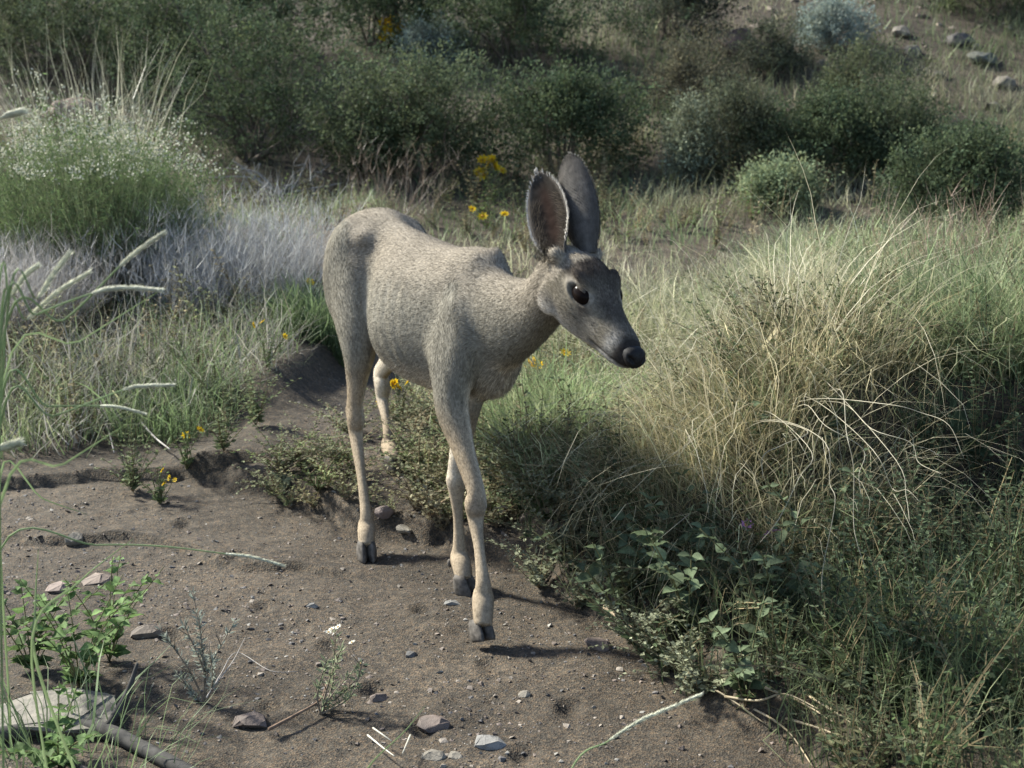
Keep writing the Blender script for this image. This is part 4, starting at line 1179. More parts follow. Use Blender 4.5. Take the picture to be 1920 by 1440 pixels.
tuft("grass_clump", "yellow-green grass mound in the middle of the right meadow", (1.35, 5.9), 4600, .36, .58, .50, 1.2, .0034, GRN2 * 1.1, STRAW2, 205, "grass clumps", 5, kink=.38, rnd=1.0, c2=GG, cv=.28)
tuft("grass_clump", "tall green grass at the right edge of the meadow", (1.95, 5.3), 3600, .36, .5, .45, 1.2, .0036, GRN2, STRAW, 206, "grass clumps", 5, kink=.4, rnd=1.0, c2=GRN)
tuft("grass_clump", "fresh green grass clump left of the deer's rump", tuple(ground_at(590, 625)[:2]), 1500, .26, .14, .5, .9, .004, GRN * .9, GRN2, 207, "grass clumps", 4)
tuft("grass_clump", "bright green tall grass at the left bank edge", tuple(ground_at(330, 800)[:2]), 700, .30, .22, .5, 1.0, .0036, GRN, GRN2, 208, "grass clumps", 4, kink=.5, rnd=1.3)
tuft("grass_clump", "green grass clump under the golden clump beside the deer's chest", tuple(ground_at(1060, 830)[:2]), 2600, .34, .26, .45, 1.0, .0034, GRN2, STRAW, 209, "grass clumps", 4, kink=.4, rnd=1.2, c2=GRN2 * 1.3)
tuft("grass_clump", "pale yellow-green grass at the foot of the golden clump, below the muzzle", (.24, 3.95), 1900, .26, .26, .55, 1.2, .0034, GRN2 * 1.2, STRAW2, 215, "grass clumps", 4, kink=.4, rnd=1.3)
tuft("grass_clump", "tall straw grass standing behind the white-topped shrub", tuple(ground_at(175, 330)[:2] * .80), 420, 1.15, .26, .32, .30, .0042, STRAW2 * .8, STRAW2, 210, "grass clumps", 5, mat=M_STRAW)
tuft("grass_clump", "low green grass under the overhang in the bottom right corner", (.92, 2.75), 2600, .24, .26, .5, .9, .0032, GRN, GRN2, 211, "grass clumps", 4)
tuft("grass_clump", "sparse green grass in the bottom left corner", (-.84, 2.42), 170, .26, .22, .45, 1.0, .0030, GRN, GRN2, 212, "grass clumps", 4, kink=.3)
tuft("grass_clump", "green grass at the left frame edge beside the path", (-1.72, 4.85), 1000, .36, .40, .5, 1.0, .0036, GRN, STRAW, 213, "grass clumps", 4, kink=.55, rnd=1.4, c2=GREY)
tuft("grass_clump", "grey faded grass in the middle of the left bank", (-1.28, 5.25), 1500, .34, .46, .6, 1.0, .003, GREY, STRAW * .8, 214, "grass clumps", 4, kink=.6, rnd=1.6, c2=GRN2)

# ------------------------------------------------------------------ shrubs at mid distance on the left
def white_shrub():
    rs = np.random.default_rng(301)
    b = ground_at(175, 545); d = (b - CAM) @ FWD
    t = thing("flowering_shrub", b, "rounded green shrub with white flower heads at left", "shrub")
    n = 3000; a = rs.uniform(0, 6.283, n); r = np.sqrt(rs.random(n))
    pos = np.column_stack([b[0] + r * .34 * np.cos(a), b[1] + r * .30 * np.sin(a), np.zeros(n)]); pos[:, 2] = H(pos[:, 0], pos[:, 1])
    g = G(); h = .80 * np.sqrt(np.clip(1.08 - .55 * r ** 2, .2, 1.2)) * rs.uniform(.66, 1.08, n) * (1 + .38 * vnoise(np.cos(a) * r * 3.2 + 5, np.sin(a) * r * 3.2 + 9))
    ln_ = .62 * r * rs.uniform(.4, 1.2, n); k = np.exp(rs.normal(0, .2, (n, 1)))
    blades(g, pos, h, a, ln_, .30 * r, .0040, np.array([.17, .15, .12]) * k, np.array([.15, .19, .095]) * k, 4, rs, kink=.18)
    p = part("stem", g, M_LEAF, t); p["kind"] = "stuff"
    V = g.arrays()[0].reshape(n, 9, 3); tip = V[:, 8]; low = V[:, 4]
    f = G(); m = 7
    tt = rs.random((n, m, 1)); pp = (low[:, None] * (1 - tt) + tip[:, None] * tt) + rs.normal(0, .014, (n, m, 3))
    leaves(f, pp.reshape(-1, 3), nrm(rdir(rs, n * m) + Z * .7), rdir(rs, n * m), .030, .006, np.array([.12, .165, .07]) * np.exp(rs.normal(0, .22, (n * m, 1))))
    p = part("foliage", f, M_LEAF, t); p["kind"] = "stuff"
    fl = G(); sel = np.nonzero((tip[:, 2] > b[2] + .54) & (vnoise(tip[:, 0] * 11, tip[:, 1] * 11) > -.12))[0]; sel = rs.choice(sel, min(700, len(sel)), replace=False); m = 5
    pp = tip[sel][:, None] + rs.normal(0, .011, (len(sel), m, 3)); q = len(sel) * m
    leaves(fl, pp.reshape(-1, 3), nrm(rdir(rs, q) + Z * .5), rdir(rs, q), .014, .010, np.array([.40, .40, .31]) * np.exp(rs.normal(0, .15, (q, 1))))
    p = part("flower_heads", fl, M_PETAL, t); p["kind"] = "stuff"
white_shrub()
def twig_shrub(name, label, px, py, n, h, rad, col, seed, w=.0022, lean=.75, z=1.0):
    rs = np.random.default_rng(seed); b = ground_at(px, py)
    t = thing(name, b, label, "shrub")
    a = rs.uniform(0, 6.283, n); r = np.sqrt(rs.random(n))
    k = np.exp(rs.normal(0, .25, (n, 1))); g = G()
    pos = np.column_stack([b[0] + r * rad * .5 * np.cos(a), b[1] + r * rad * .5 * np.sin(a), np.zeros(n)]); pos[:, 2] = H(pos[:, 0], pos[:, 1])
    blades(g, pos, h * rs.uniform(.6, 1.1, n), a + rs.normal(0, .4, n), lean * r * rs.uniform(.5, 1.3, n), rs.normal(.2, .3, n), w, np.asarray(col) * .7 * k, np.asarray(col) * k, 4, rs, kink=.4)
    V = g.arrays()[0].reshape(n, 9, 3)
    m = 7; lev = rs.integers(1, 5, (n, m)); st = np.take_along_axis(V[:, ::2][:, :5], lev[..., None].repeat(3, 2), 1).reshape(-1, 3)
    blades(g, st, rs.uniform(.05, .16, n * m), rs.uniform(0, 6.28, n * m), rs.uniform(.2, 1.3, n * m), rs.normal(0, .5, n * m), w * .75, np.repeat(np.asarray(col) * k, m, 0), np.repeat(np.asarray(col) * k * 1.1, m, 0), 3, rs)
    p = part("twig", g, M_STRAW, t); p["kind"] = "stuff"
twig_shrub("dry_shrub", "pale lilac-grey dry twiggy shrub right of the white-topped one", 452, 575, 1250, .46, .56, (.33, .325, .315), 311, .0024, 1.05)
twig_shrub("dry_shrub", "grey dry twigs below the white-topped shrub at the left edge", 60, 620, 800, .36, .36, (.33, .31, .29), 312)
twig_shrub("dry_weed", "brown dried weed standing above the deer's back", 735, 405, 60, .46, .42, (.20, .155, .12), 313, .0032, .9)
twig_shrub("dry_weed", "brown twiggy weed at the right edge of the meadow", 1770, 545, 90, .32, .3, (.26, .19, .14), 314, .003, .8)

def dead_branches(name, label, base, ends, r, col, seed, nsub=3):
    rs = np.random.default_rng(seed); t = thing(name, base, label, "branch")
    for e in ends:
        e = np.asarray(e); mid = np.asarray(base) * .5 + e * .5 + rs.normal(0, .08 * np.linalg.norm(e - base), 3)
        g = G(); tube(g, [base, mid, e], [r, r * .7, r * .25], 6, col, 6); bo = part("branch", g, M_WOOD, t, True)
        for k in range(nsub):
            q = mid * (1 - k / nsub) + e * (k / nsub); g = G(); l_ = np.linalg.norm(e - mid) * .6
            tube(g, [q, q + rs.normal(0, .4 * l_, 3), q + nrm(rs.normal(0, 1, 3) + Z * .4) * l_], [r * .45, r * .3, r * .1], 4, col, 4); part("twig", g, M_WOOD, bo, True)
    return t
b = ground_at(520, 322); b = on(b[0] * .95, b[1] * .95)
dead_branches("dead_branch", "bare grey branches in the shadow under the dark dense bush", b, [b + np.array(q) for q in ((-.44, -.1, .12), (-.3, .05, .22), (.12, -.1, .16), (.44, 0, .08), (.35, .1, .20), (-.1, -.15, .10), (.20, .1, .26), (-.36, .1, .17))], .011, (.26, .245, .22), 320)
b = ground_at(1000, 365)
dead_branches("dead_branch", "thin bent brown twig beside the deer's raised ear", b, [P(880, 352, (b - CAM) @ FWD), P(905, 372, (b - CAM) @ FWD)], .010, (.12, .075, .055), 321)

# ------------------------------------------------------------------ yellow flowers
def flower_mesh(rs, col=(.82, .56, .02)):
    g = G(); n = 8; a = np.arange(n) / n * 2 * math.pi + rs.uniform(0, 1)
    d = nrm(np.column_stack([np.cos(a), np.sin(a), np.full(n, .22)])); nn = nrm(Z - d * d[:, 2:3])
    leaves(g, np.zeros((n, 3)), d, nn, 1.0, .62, np.asarray(col) * rs.uniform(.85, 1.1, (n, 1)))
    ball(g, (0, 0, .12), .27, s=(1, 1, .6), C=(.50, .26, .02), n=10, m=7)
    V, T, Q, C = g.arrays(); me = mesh_data("flower", V, T, Q, C, False); me.materials.append(M_PETAL); return me
FLM = [flower_mesh(np.random.default_rng(i)) for i in range(3)]
WHM = [flower_mesh(np.random.default_rng(9), (.62, .62, .55))]
PUM = [flower_mesh(np.random.default_rng(8), (.36, .20, .42))]
def flower_plant(label, bpx, bpy, fl, seed, size=.016, col=(.125, .165, .075), hh=.16, nst=8, mes=None, dep=None, name="flowering_plant", ll=.026):
    rs = np.random.default_rng(seed)
    b = ground_at(bpx, bpy); d = (b - CAM) @ FWD
    t = thing(name, b, label, "plant")
    st, fo = herb_geo(rs, nst, hh, .95, ll, ll * .42, .020, col, (.17, .17, .08))
    for q in (st, fo):
        for i in range(len(q.V)): q.V[i] = q.V[i] + b
    for (px, py) in fl:
        e = P(px, py, d + rs.normal(0, .03)); 
        tube(st, [b, b * .5 + e * .5 + rs.normal(0, .02, 3), e], [.0018, .0014, .001], 3, (.17, .18, .08), 4)
    q = part("stem", st, M_LEAF, t); q["kind"] = "stuff"; q = part("foliage", fo, M_LEAF, t); q["kind"] = "stuff"
    for (px, py), o in zip(fl, range(99)):
        e = P(px, py, d + 0.0)
        ob = link("flower", (mes or FLM)[o % len(mes or FLM)], t, Vector(e - b))
        s = size * 1.45 * rs.uniform(.8, 1.15); ob.scale = (s, s, s); ob.rotation_euler = (rs.uniform(.5, 1.3), rs.uniform(-.4, .4), rs.uniform(0, 6))
    return t
flower_plant("yellow flowers in front of the bush above the deer's back", 915, 358, [(905, 300), (918, 306), (912, 318), (928, 312), (897, 322), (940, 320), (908, 328), (922, 298)], 401, .032, hh=.26, nst=10, ll=.04)
flower_plant("two yellow flowers between the deer's back and its ear", 925, 440, [(905, 406), (946, 402), (885, 392)], 402, .021, hh=.22)
flower_plant("single yellow flower left of the deer's rump", 582, 570, [(581, 529)], 403, .017, hh=.15)
flower_plant("small yellow flowers in the herbs left of the thigh", 500, 690, [(492, 604), (534, 631), (475, 610)], 404, .012, hh=.30, nst=10)
flower_plant("yellow flowers under the belly beside the far hind leg", 752, 800, [(740, 717), (746, 726), (766, 716), (712, 754), (735, 722)], 405, .013, hh=.18, nst=10, col=(.17, .20, .11))
flower_plant("yellow flowers under the deer's throat", 1000, 760, [(993, 682), (1000, 676), (987, 690), (1060, 662), (1010, 686)], 406, .015, hh=.24, nst=10)
flower_plant("yellow flower on the weed at the left path edge", 350, 880, [(375, 806), (348, 816)], 407, .013, hh=.22, nst=9)
flower_plant("low yellow-flowered weed on the bare soil at left", 300, 945, [(305, 882), (318, 896), (328, 900), (308, 908)], 408, .008, hh=.13, nst=12)
flower_plant("bush of yellow blossoms high on the slope", 740, 98, [(722, 45), (735, 40), (748, 50), (728, 60), (742, 66), (755, 62), (716, 70), (760, 74), (738, 54), (750, 40)], 409, .045, hh=.35, nst=12, ll=.05)
flower_plant("small yellow flowers at the right edge of the meadow", 1888, 520, [(1898, 470), (1875, 468), (1905, 464), (1860, 478), (1840, 492)], 410, .016, hh=.22)
flower_plant("purple-flowered plant in the shaded right bank", 1430, 1120, [(1440, 1004), (1455, 998), (1400, 985)], 411, .015, hh=.20, mes=PUM, nst=6, dep=3.1)
# ------------------------------------------------------------------ plants on the right bank
rs = np.random.default_rng(501)
BL = (.105, .135, .075)
def stems_from(b, n, h, spread, rs, lean=(0, 0)):
    out = []
    for k in range(n):
        a = rs.uniform(0, 6.283); r = rs.uniform(.2, 1) * spread
        e = b + np.array([math.cos(a) * r + lean[0], math.sin(a) * r + lean[1], h * rs.uniform(.65, 1.05)])
        out.append([b, b * .6 + e * .4 + np.array([0, 0, h * .12]), e])
    return out
for lab, px, py, h, n, ll in [
    ("broad-leaved green plant at the right edge of the path", 1160, 1150, .24, 4, .050),
    ("broad-leaved plant in the middle of the right bank", 1290, 1190, .30, 5, .062),
    ("broad-leaved plant below the golden grass", 1330, 1080, .28, 5, .058),
    ("broad-leaved plant in the shade under the drooping stems", 1450, 1180, .30, 5, .060),
    ("shaded broad-leaved plant behind the purple flowers", 1530, 1060, .28, 4, .052),
    ("low broad-leaved plant above the bare dead stems", 1400, 1290, .20, 4, .050),
    ("broad-leaved plant on top of the right bank in sun", 1540, 890, .26, 4, .050),
    ("broad-leaved plant low on the bank left of the woody stem's foot", 1240, 1120, .26, 5, .058)]:
    b = ground_at(px, py)
    leafy_plant("leafy_plant", lab, b, stems_from(b, n, h, .18, rs, (-.06, -.08)), ll * 1.05, ll * .68, np.array(BL) * rs.uniform(.65, 1.05), int(px + py), group="broad-leaved plants on the right bank", nleaf=6, face=(-.3, -.6, 0))

def herb_thing(name, label, b, seed, nst, h, spread, ll, lw, gap, col, group, stemcol=(.24, .19, .11), r0=.0014, cat="herb", mn=0.0):
    r_ = np.random.default_rng(seed)
    st, fo = herb_geo(r_, nst, h, spread, ll, lw, gap, col, stemcol, r0=r0, mn=mn)
    for q in (st, fo):
        for i in range(len(q.V)):
            q.V[i] = q.V[i] + b
            z = H(q.V[i][:, 0], q.V[i][:, 1]); q.V[i][:, 2] = np.maximum(q.V[i][:, 2], z + .002)
    t = thing(name, b, label, cat, group)
    q = part("stem", st, M_LEAF, t); q["kind"] = "stuff"; q = part("foliage", fo, M_LEAF, t); q["kind"] = "stuff"
    return t
r5 = np.random.default_rng(55)
HB = "herbs in the shade of the right bank"
for i, (px, py, lab) in enumerate([(1600, 1180, "small-leaved herb in shade right of the broad-leaved plants"), (1690, 1110, "small-leaved herb in shade under the hanging dead stems"), (1780, 1200, "bushy small-leaved herb in the middle of the dark right hollow"),
        (1880, 1110, "small-leaved herb at the right edge, topmost in the dark hollow"), (1900, 1240, "small-leaved herb at the right edge below the hollow"), (1700, 1300, "small-leaved herb near the bottom right above the dry stalks"),
        (1830, 1340, "small-leaved herb in the bottom right corner"), (1830, 900, "dark herb on the shaded bank face at the right edge"), (1740, 930, "dark herb on the bank face beside the hanging dead stems"), (1900, 980, "dark herb lowest on the bank face at the right edge"), (1560, 1270, "small-leaved herb just above the dry fallen stalks")]):
    herb_thing("small_leaved_herb", lab, ground_at(px, py), 600 + i, 16, .36, .9, .027, .013, .015, np.array((.068, .092, .050)) * r5.uniform(.85, 1.2), HB)
HB = "herbs trailing over the right path edge"
for i, (px, py, lab) in enumerate([(1010, 1105, "pale herb trailing onto the path right of the planted front hoof"), (1050, 1040, "pale herb on the path edge above the one by the hoof"), (1080, 1145, "pale herb hanging over the path edge above the reddish stone"),
        (1110, 1010, "pale herb below the golden grass at its left foot"), (1040, 960, "pale herb on the ledge right of the deer's knee"), (1190, 1215, "pale herb along the bare woody stem"), (1250, 1262, "pale herb below the broad-leaved plants at the path edge"),
        (1310, 1310, "pale herb at the lower end of the woody stem"), (960, 905, "pale herb behind the deer's front legs")]):
    herb_thing("trailing_herb", lab, ground_at(px, py), 640 + i, 17, .22, 1.35, .021, .014, .012, np.array((.20, .21, .135)) * r5.uniform(.85, 1.2), HB, mn=.4)
HB = "creeping herbs round the hind feet"
for i, (px, py, lab) in enumerate([(570, 880, "creeping herb left of the hind feet"), (640, 880, "creeping herb just behind the standing hind hoof"), (790, 915, "creeping herb right of the far hind hoof"),
        (830, 880, "creeping herb under the belly behind the front knee"), (660, 820, "creeping herb beside the near hock"), (520, 935, "creeping herb lowest on the ledge at left"), (800, 800, "weedy herb under the deer's belly"), (870, 840, "weedy herb behind the deer's elbow")]):
    herb_thing("creeping_herb", lab, ground_at(px, py), 670 + i, 20, .24, 1.4, .020, .014, .012, np.array((.21, .22, .13)) * r5.uniform(.8, 1.2), HB, (.30, .22, .14), mn=.55)
HB = "herbs on the left bank"
for i, (px, py, lab) in enumerate([(420, 850, "green herb at the foot of the left bank, right of the yellow weed"), (480, 800, "green herb on the left bank nearest the deer"), (250, 925, "green herb spilling onto the soil at left"), (400, 760, "green herb high on the left bank"),
        (150, 790, "green herb on the left bank above the fallen sticks"), (60, 805, "green herb on the left bank at the frame edge")]):
    herb_thing("bank_herb", lab, ground_at(px, py), 700 + i, 16, .26, 1.0, .030, .012, .018, np.array((.15, .18, .09)) * r5.uniform(.8, 1.2), HB)

def bank_cover():
    r_ = np.random.default_rng(720); g = G()
    tps = [both(herb_geo(np.random.default_rng(730 + i), 6, .20, 1.1, .024, .012, .018, c, (.20, .16, .09))).arrays() for i, c in enumerate([(.066, .090, .046), (.085, .102, .056), (.062, .088, .036)])]
    N = 640; y = 2.1 + 1.9 * r_.random(N); x = r_.random(N) * 2.0
    ok = ~bare(x, y) & (x < .05 + .42 * y); x, y = x[ok], y[ok]; k = r_.integers(0, 3, len(x))
    for i in range(3):
        s = k == i; m = s.sum(); scatter(g, tps[i], np.column_stack([x[s], y[s], H(x[s], y[s])]), r_.uniform(.6, 1.4, m), r_.uniform(0, 6.28, m), r_, .3, .25, np.clip(r_.normal(0, .2, m), 0, .7))
    n = 9000; y = 2.1 + 2.0 * r_.random(n); x = r_.random(n) * 2.0; ok = ~bare(x, y); x, y = x[ok], y[ok]; n = len(x)
    kk = np.exp(r_.normal(0, .25, (n, 1))); dr = r_.random((n, 1)) * .4
    blades(g, np.column_stack([x, y, H(x, y)]), .10 + .16 * r_.random(n), r_.uniform(0, 6.28, n), np.abs(r_.normal(.3, .3, n)), np.abs(r_.normal(.8, .5, n)), .003, (GRN * .62 * (1 - dr) + STRAW * .6 * dr) * kk, (GRN2 * .62 * (1 - dr) + STRAW * .6 * dr) * kk, 3, r_, kink=.4)
    stuff("bank_cover", g, M_LEAF, "tangled herbs and grass matting the right bank", "ground cover")
bank_cover()

# drooping pale dead stems
def polyline_thing(name, label, cat, lines, rad, col, group=None, mat=None, pname="stem", tap=.45, jit=0.0, seed=0):
    r_ = np.random.default_rng(seed)
    base = np.asarray(lines[0][0], float); t = thing(name, base, label, cat, group)
    for ln in lines:
        q = np.asarray(ln, float); q = q + r_.normal(0, jit, q.shape) if jit else q
        g = G(); tube(g, q, np.linspace(rad, rad * tap, len(q)), 5, tuple(np.asarray(col) * r_.uniform(.8, 1.2)), 5); part(pname, g, mat or M_STRAW, t, True)
    return t
def PL(pts, d0, d1):
    n = len(pts); return [P(x, y, d0 + (d1 - d0) * i / (n - 1)) for i, (x, y) in enumerate(pts)]
rq = np.random.default_rng(31)
def RT(pts, d0, d1):
    q = PL(pts, d0, d1); x = q[0][0] + rq.normal(0, .10); r0 = on(x, 3.5 + rq.uniform(0, .2))
    return [r0, r0 * .45 + q[0] * .55 + np.array([rq.normal(0, .03), .03, .04])] + q
W_ = (.42, .38, .28)
polyline_thing("dead_weed", "tangle of pale dead stems drooping over the shaded hollow", "stems", [
    RT([(1565, 790), (1590, 840), (1612, 880), (1620, 930)], 3.0, 2.9),
    RT([(1545, 830), (1560, 900), (1570, 950), (1545, 1040), (1530, 1090)], 2.95, 2.8),
    RT([(1580, 820), (1600, 880), (1595, 970), (1600, 1020), (1615, 1062)], 2.95, 2.8),
    RT([(1640, 800), (1690, 830), (1735, 870), (1765, 900)], 3.05, 2.9),
    RT([(1500, 800), (1470, 840), (1440, 850), (1420, 900)], 2.95, 2.82),
    RT([(1660, 780), (1720, 760), (1780, 800), (1830, 870)], 3.1, 2.95),
    RT([(1630, 860), (1670, 910), (1700, 930), (1718, 936)], 2.95, 2.82),
    RT([(1530, 850), (1490, 900), (1460, 960), (1430, 1010)], 2.95, 2.8),
    RT([(1680, 850), (1690, 930), (1700, 990)], 3.05, 2.9)], .0011, W_, jit=.010, seed=3)
c2 = on(.55, 3.5)
polyline_thing("dead_weed", "long bent straw stems rising from the golden grass clump", "stems", [
    [c2] + PL([(1330, 700), (1360, 560), (1410, 500), (1480, 470)], 3.7, 3.9),
    [c2] + PL([(1420, 700), (1500, 620), (1560, 560), (1640, 480)], 3.7, 4.0),
    [c2] + PL([(1250, 760), (1200, 700), (1170, 640), (1220, 560)], 3.6, 3.7),
    [c2] + PL([(1480, 690), (1560, 640), (1650, 650), (1690, 700)], 3.6, 3.6),
    [c2] + PL([(1300, 720), (1230, 560), (1260, 520), (1340, 540)], 3.7, 3.8),
    [c2] + PL([(1400, 760), (1330, 800), (1250, 860), (1180, 930)], 3.45, 3.25),
    [c2] + PL([(1440, 740), (1460, 620), (1500, 540), (1540, 500)], 3.7, 3.9)], .0015, (.52, .44, .28), jit=.006, seed=4)
gl = lambda pts, up=.012: [ground_at(x, y) + Z * up for x, y in pts]
polyline_thing("fallen_stick", "bare woody stem running down the right path edge", "stem", [gl([(1135, 1150), (1180, 1190), (1225, 1220), (1265, 1260), (1320, 1300)], .02)], .0055, (.36, .28, .19), jit=.004, seed=5, mat=M_WOOD)
polyline_thing("dead_weed", "dry fallen stalks in the bottom right by the path edge", "stems", [
    gl([(1390, 1330), (1440, 1370), (1480, 1400), (1520, 1450)], .02), gl([(1430, 1320), (1500, 1350), (1560, 1380)], .03), gl([(1470, 1360), (1540, 1400), (1600, 1425)], .03),
    gl([(1360, 1340), (1420, 1350), (1470, 1345), (1540, 1370)], .04), gl([(1300, 1290), (1370, 1330), (1440, 1370)], .02), gl([(1520, 1340), (1600, 1400), (1640, 1430)], .04)], .0030, (.42, .34, .22), jit=.006, seed=6)

# ------------------------------------------------------------------ grass stalks with seed heads close to the camera
def seed_stalk(label, base, pts, dep, hstart, seed, r=.0021, hr=.0055, col=(.25, .32, .16)):
    hr = hr * .72
    r_ = np.random.default_rng(seed)
    q = [np.asarray(base, float)] + [P(x, y, dep) for x, y in pts]
    t = thing("seeding_grass", base, label, "grass stalk", "grass stalks with seed heads")
    ps = catmull(np.array(q), 8); L = np.concatenate([[0], np.cumsum(np.linalg.norm(np.diff(ps, axis=0), axis=1))])
    k = int(hstart * 8 + 8)
    g = G(); tube(g, ps[:k + 2], np.linspace(r, r * .6, k + 2), 6, col, 1); part("stem", g, M_LEAF, t, True)
    if k < len(ps) - 3:
        hp = ps[k:]; m = len(hp); tt = np.linspace(0, 1, m)
        g = G(); rad = hr * np.interp(tt, [0, .12, .45, .8, 1], [.45, .95, 1, .7, .25])
        tube(g, hp, rad * .38, 7, (.46, .47, .33), 1)
        n = 900; a = r_.random(n) * (m - 1.001); i = a.astype(int); f = (a - i)[:, None]
        p = hp[i] * (1 - f) + hp[i + 1] * f; tg = nrm(hp[i + 1] - hp[i])
        o = rdir(r_, n); o = nrm(o - tg * (o * tg).sum(1, keepdims=True)); d = nrm(tg * 1.0 + o * .42)
        s = nrm(np.cross(d, o)) * .0009; rr = (rad[i])[:, None]
        b0 = p + o * rr * .35; ln_ = (hr * r_.uniform(1.4, 3.4, n))[:, None]
        V = np.stack([b0 - s, b0 + s, b0 + d * ln_], 1).reshape(-1, 3)
        g.add(V, np.arange(3 * n).reshape(-1, 3), None, np.repeat(np.array([.60, .60, .47]) * r_.uniform(.75, 1.2, (n, 1)), 3, 0))
        part("seed_head", g, M_STRAW, t)
B0 = lambda x, y: on(x, y)
seed_stalk("upright seed stalk reaching highest over the left edge", B0(-.86, 1.98), [(0, 665), (120, 600), (222, 502), (262, 468), (305, 438)], 1.9, 2, 1, hr=.0042)
seed_stalk("arched seed stalk lying level at the left edge", B0(-.84, 1.95), [(0, 640), (70, 590), (170, 551), (230, 540), (300, 544)], 1.85, 2, 2, hr=.0045)
seed_stalk("short thick seed head at far left, left of the twin heads", B0(-.88, 1.95), [(-10, 600), (18, 560), (45, 520), (68, 500)], 1.85, 1, 3, hr=.0045)
seed_stalk("upright seed head between the two at left", B0(-.82, 1.95), [(10, 620), (70, 560), (100, 515), (128, 478)], 1.85, 1, 4, hr=.005)
seed_stalk("slanting seed head just below the upright one", B0(-.80, 2.0), [(0, 640), (50, 600), (105, 550), (165, 512)], 1.9, 1, 5, hr=.0045)
seed_stalk("low seed stalk pointing right at mid left", B0(-.90, 2.1), [(0, 800), (100, 780), (228, 732), (270, 724), (322, 722)], 2.0, 2, 6, hr=.0036)
seed_stalk("low slim stalk under the one pointing right", B0(-.90, 2.15), [(0, 765), (90, 762), (185, 761), (225, 764), (270, 775)], 2.05, 2, 7, hr=.003)
seed_stalk("seed tip poking in at the left edge high up", B0(-.98, 2.0), [(-40, 300), (-25, 240), (0, 222), (38, 210)], 1.9, 2, 8, hr=.006)
seed_stalk("fluffy pale seed tip at the left edge low down", B0(-.95, 2.1), [(-60, 900), (-40, 860), (-10, 845), (30, 832)], 2.0, 2, 9, hr=.008)
seed_stalk("long thin stalk sagging across the path at left", B0(-.98, 2.35), [(0, 1032), (180, 1022), (300, 1024), (420, 1038), (470, 1044), (530, 1060)], 2.3, 3, 10, r=.0019, hr=.0034)
seed_stalk("bent seed stalk crossing the bottom of the path", B0(.02, 2.0), [(1070, 1445), (1140, 1390), (1200, 1352), (1250, 1330), (1312, 1303)], 2.2, 1, 11, r=.002, hr=.0045)
def long_blades(label, lines, seed, group="long grass blades at the left edge"):
    r_ = np.random.default_rng(seed)
    for i, (base, pts, dep, w) in enumerate(lines):
        q = catmull(np.array([base] + [P(x, y, dep) for x, y in pts]), 6)
        n = len(q); t = nrm(np.gradient(q, axis=0)); s = nrm(np.cross(t, FWD + .4 * UPV)) * (w * (1 - np.linspace(0, 1, n) ** 2.2) + .0003)[:, None]
        f = nrm(np.cross(s, t)) * .0006
        V = np.stack([q - s, q + f, q + s], 1).reshape(-1, 3); k = np.arange(n - 1) * 3
        Q = np.vstack([np.column_stack([k, k + 1, k + 4, k + 3]), np.column_stack([k + 1, k + 2, k + 5, k + 4])])
        g = G(); g.add(V, None, Q, np.array([.19, .25, .12]) * r_.uniform(.85, 1.2)); o = solo("tall_grass", g, M_GRASS, base); tag(o, label[i], "grass blade", group)
long_blades(["long green blade rising from the left edge across the bank", "long green blade leaning right above the first at left", "thin pale blade low at the left edge over the soil", "grass blade standing in the bottom left corner", "bent grass blade beside the leafy plant at bottom left",
             "thin blade pointing up right at the bottom centre"], [
    (B0(-.92, 2.1), [(0, 945), (120, 870), (245, 790)], 2.0, .0022),
    (B0(-.90, 2.05), [(0, 735), (150, 640), (300, 545)], 1.95, .0012),
    (B0(-1.0, 2.6), [(0, 895), (80, 935), (165, 965)], 2.45, .002),
    (B0(-.78, 2.35), [(70, 1250), (66, 1140), (72, 1030)], 2.3, .0028),
    (B0(-.82, 2.3), [(60, 1200), (150, 1090), (250, 1010)], 2.25, .002),
    (B0(-.27, 2.35), [(690, 1440), (760, 1370), (800, 1320)], 2.4, .0014)], 12)

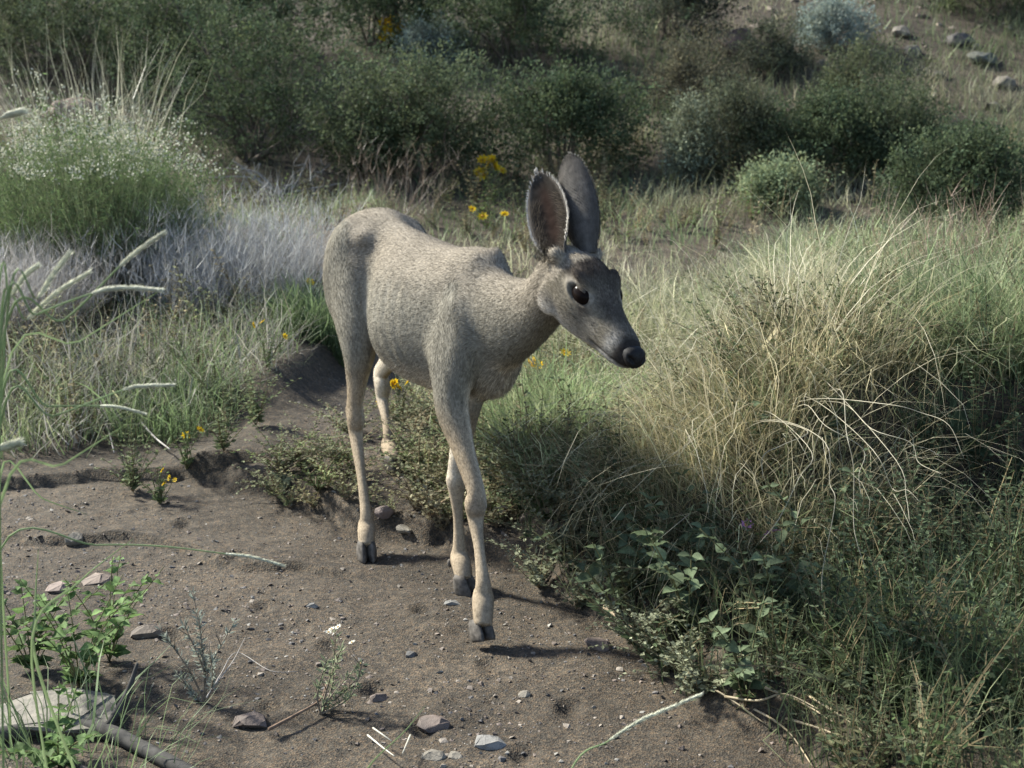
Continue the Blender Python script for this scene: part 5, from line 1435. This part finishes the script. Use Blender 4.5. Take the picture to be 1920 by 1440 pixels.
# ------------------------------------------------------------------ bottom left corner
r6 = np.random.default_rng(66)
GL = (.090, .140, .050)
for lab, px, py, h, n, ll, sp in [
    ("bright green leafy plant in the bottom left corner", 150, 1290, .28, 8, .048, .20),
    ("tall bright green sprig left of the grey twig plant", 205, 1240, .24, 6, .042, .17),
    ("dark green leafy plant at the left edge by the buff stone", 60, 1260, .22, 7, .046, .18),
    ("leafy plant at the very bottom left below the dead branch", 110, 1435, .14, 6, .040, .20)]:
    b = ground_at(px, py)
    leafy_plant("leafy_plant", lab, b, stems_from(b, n, h, sp, r6), ll, ll * .66, np.array(GL) * r6.uniform(.8, 1.25), int(px * 3 + py), group="leafy plants at the bottom left", nleaf=7, rad=.0018)
def sprig(label, bpx, bpy, tops, seed, col, name="twig_plant", ll=.020, lw=.005, stemcol=(.20, .16, .12), flowers=()):
    r_ = np.random.default_rng(seed); b = ground_at(bpx, bpy); d = (b - CAM) @ FWD
    t = thing(name, b, label, "plant"); fo = G()
    for (px, py) in tops:
        e = P(px, py, d - .02 + r_.normal(0, .03)); q = catmull(np.array([b, b * .6 + e * .4 + r_.normal(0, .012, 3), e]), 8)
        g = G(); tube(g, q, np.linspace(.0028, .0010, len(q)), 5, stemcol, 1); part("stem", g, M_WOOD, t, True)
        n = 46; a = .35 + .65 * r_.random(n); i = np.minimum((a * (len(q) - 1)).astype(int), len(q) - 2); f = (a * (len(q) - 1) - i)[:, None]
        p = q[i] * (1 - f) + q[i + 1] * f; tg = nrm(q[i + 1] - q[i])
        leaves(fo, p, nrm(tg * .7 + rdir(r_, n) * .9), rdir(r_, n), ll * r_.uniform(.6, 1.2, n), lw, np.asarray(col) * np.exp(r_.normal(0, .2, (n, 1))))
        for k in range(3):
            j = r_.integers(5, len(q) - 1); g = G(); l_ = .05
            tube(g, [q[j], q[j] + nrm(r_.normal(0, 1, 3) + Z) * l_], [.0012, .0005], 4, stemcol, 1); part("stem", g, M_WOOD, t, True)
    p = part("foliage", fo, M_LEAF, t); p["kind"] = "stuff"
    for (px, py) in flowers:
        e = P(px, py, d - .02); o = link("flower", WHM[0], t, Vector(e - b)); o.scale = (.009,) * 3; o.rotation_euler = (r_.uniform(-.5, .8), r_.uniform(-.5, .5), 0)
sprig("grey-leaved twig plant standing left of the bottom centre", 385, 1320, [(362, 1110), (345, 1170), (300, 1180), (440, 1165), (372, 1150), (330, 1260), (395, 1230)], 81, (.27, .29, .24))
sprig("pale twig plant with white tufts in the bottom centre", 600, 1340, [(628, 1178), (640, 1215), (612, 1240), (668, 1250), (655, 1290), (680, 1240)], 82, (.22, .25, .15), flowers=[(622, 1180), (634, 1176), (628, 1190), (616, 1186), (676, 1245), (660, 1205)])
polyline_thing("fallen_twig", "curved brown stem lying at the foot of the white-tufted plant", "stem", [gl([(505, 1385), (560, 1355), (600, 1330), (612, 1300)], .02)], .0040, (.17, .115, .08), seed=7, mat=M_WOOD)
polyline_thing("fallen_twig", "pale curling dead twig right of the grey-leaved plant", "stem", [gl([(400, 1340), (420, 1300), (450, 1270), (500, 1300), (555, 1300)], .05), gl([(405, 1350), (440, 1310), (470, 1260)], .08)], .0016, (.42, .38, .34), seed=8, jit=.006)
polyline_thing("fallen_twig", "white dry grass scraps at the bottom edge centre", "stem", [gl([(690, 1405), (720, 1430), (740, 1445)], .03), gl([(700, 1400), (735, 1425)], .04), gl([(770, 1405), (755, 1440)], .03)], .0020, (.60, .57, .48), seed=9)
g = G(); tube(g, [ground_at(x, y) + Z * .015 for x, y in [(-60, 1400), (40, 1385), (120, 1372), (200, 1385), (260, 1412), (340, 1455), (430, 1500), (540, 1530)]], [.015, .017, .0155, .017, .0145, .015, .012, .009], 12, (.060, .056, .052), 6)
q_ = ground_at(200, 1385) + Z * .02; tube(g, [q_, q_ + np.array([.03, .05, .05]), q_ + np.array([.05, .07, .11])], [.009, .007, .003], 8, (.06, .056, .052), 4)
o = solo("dead_branch", g, M_WOOD, ground_at(120, 1380), True); tag(o, "thick grey dead branch lying in the bottom left corner", "branch")
polyline_thing("dead_branch", "thin pale fallen sticks under the left bank", "branch", [gl([(40, 780), (90, 810), (130, 850)], .03), gl([(170, 760), (200, 810), (215, 865)], .03), gl([(255, 800), (290, 840), (320, 865)], .04)], .005, (.34, .31, .28), seed=10, mat=M_WOOD)
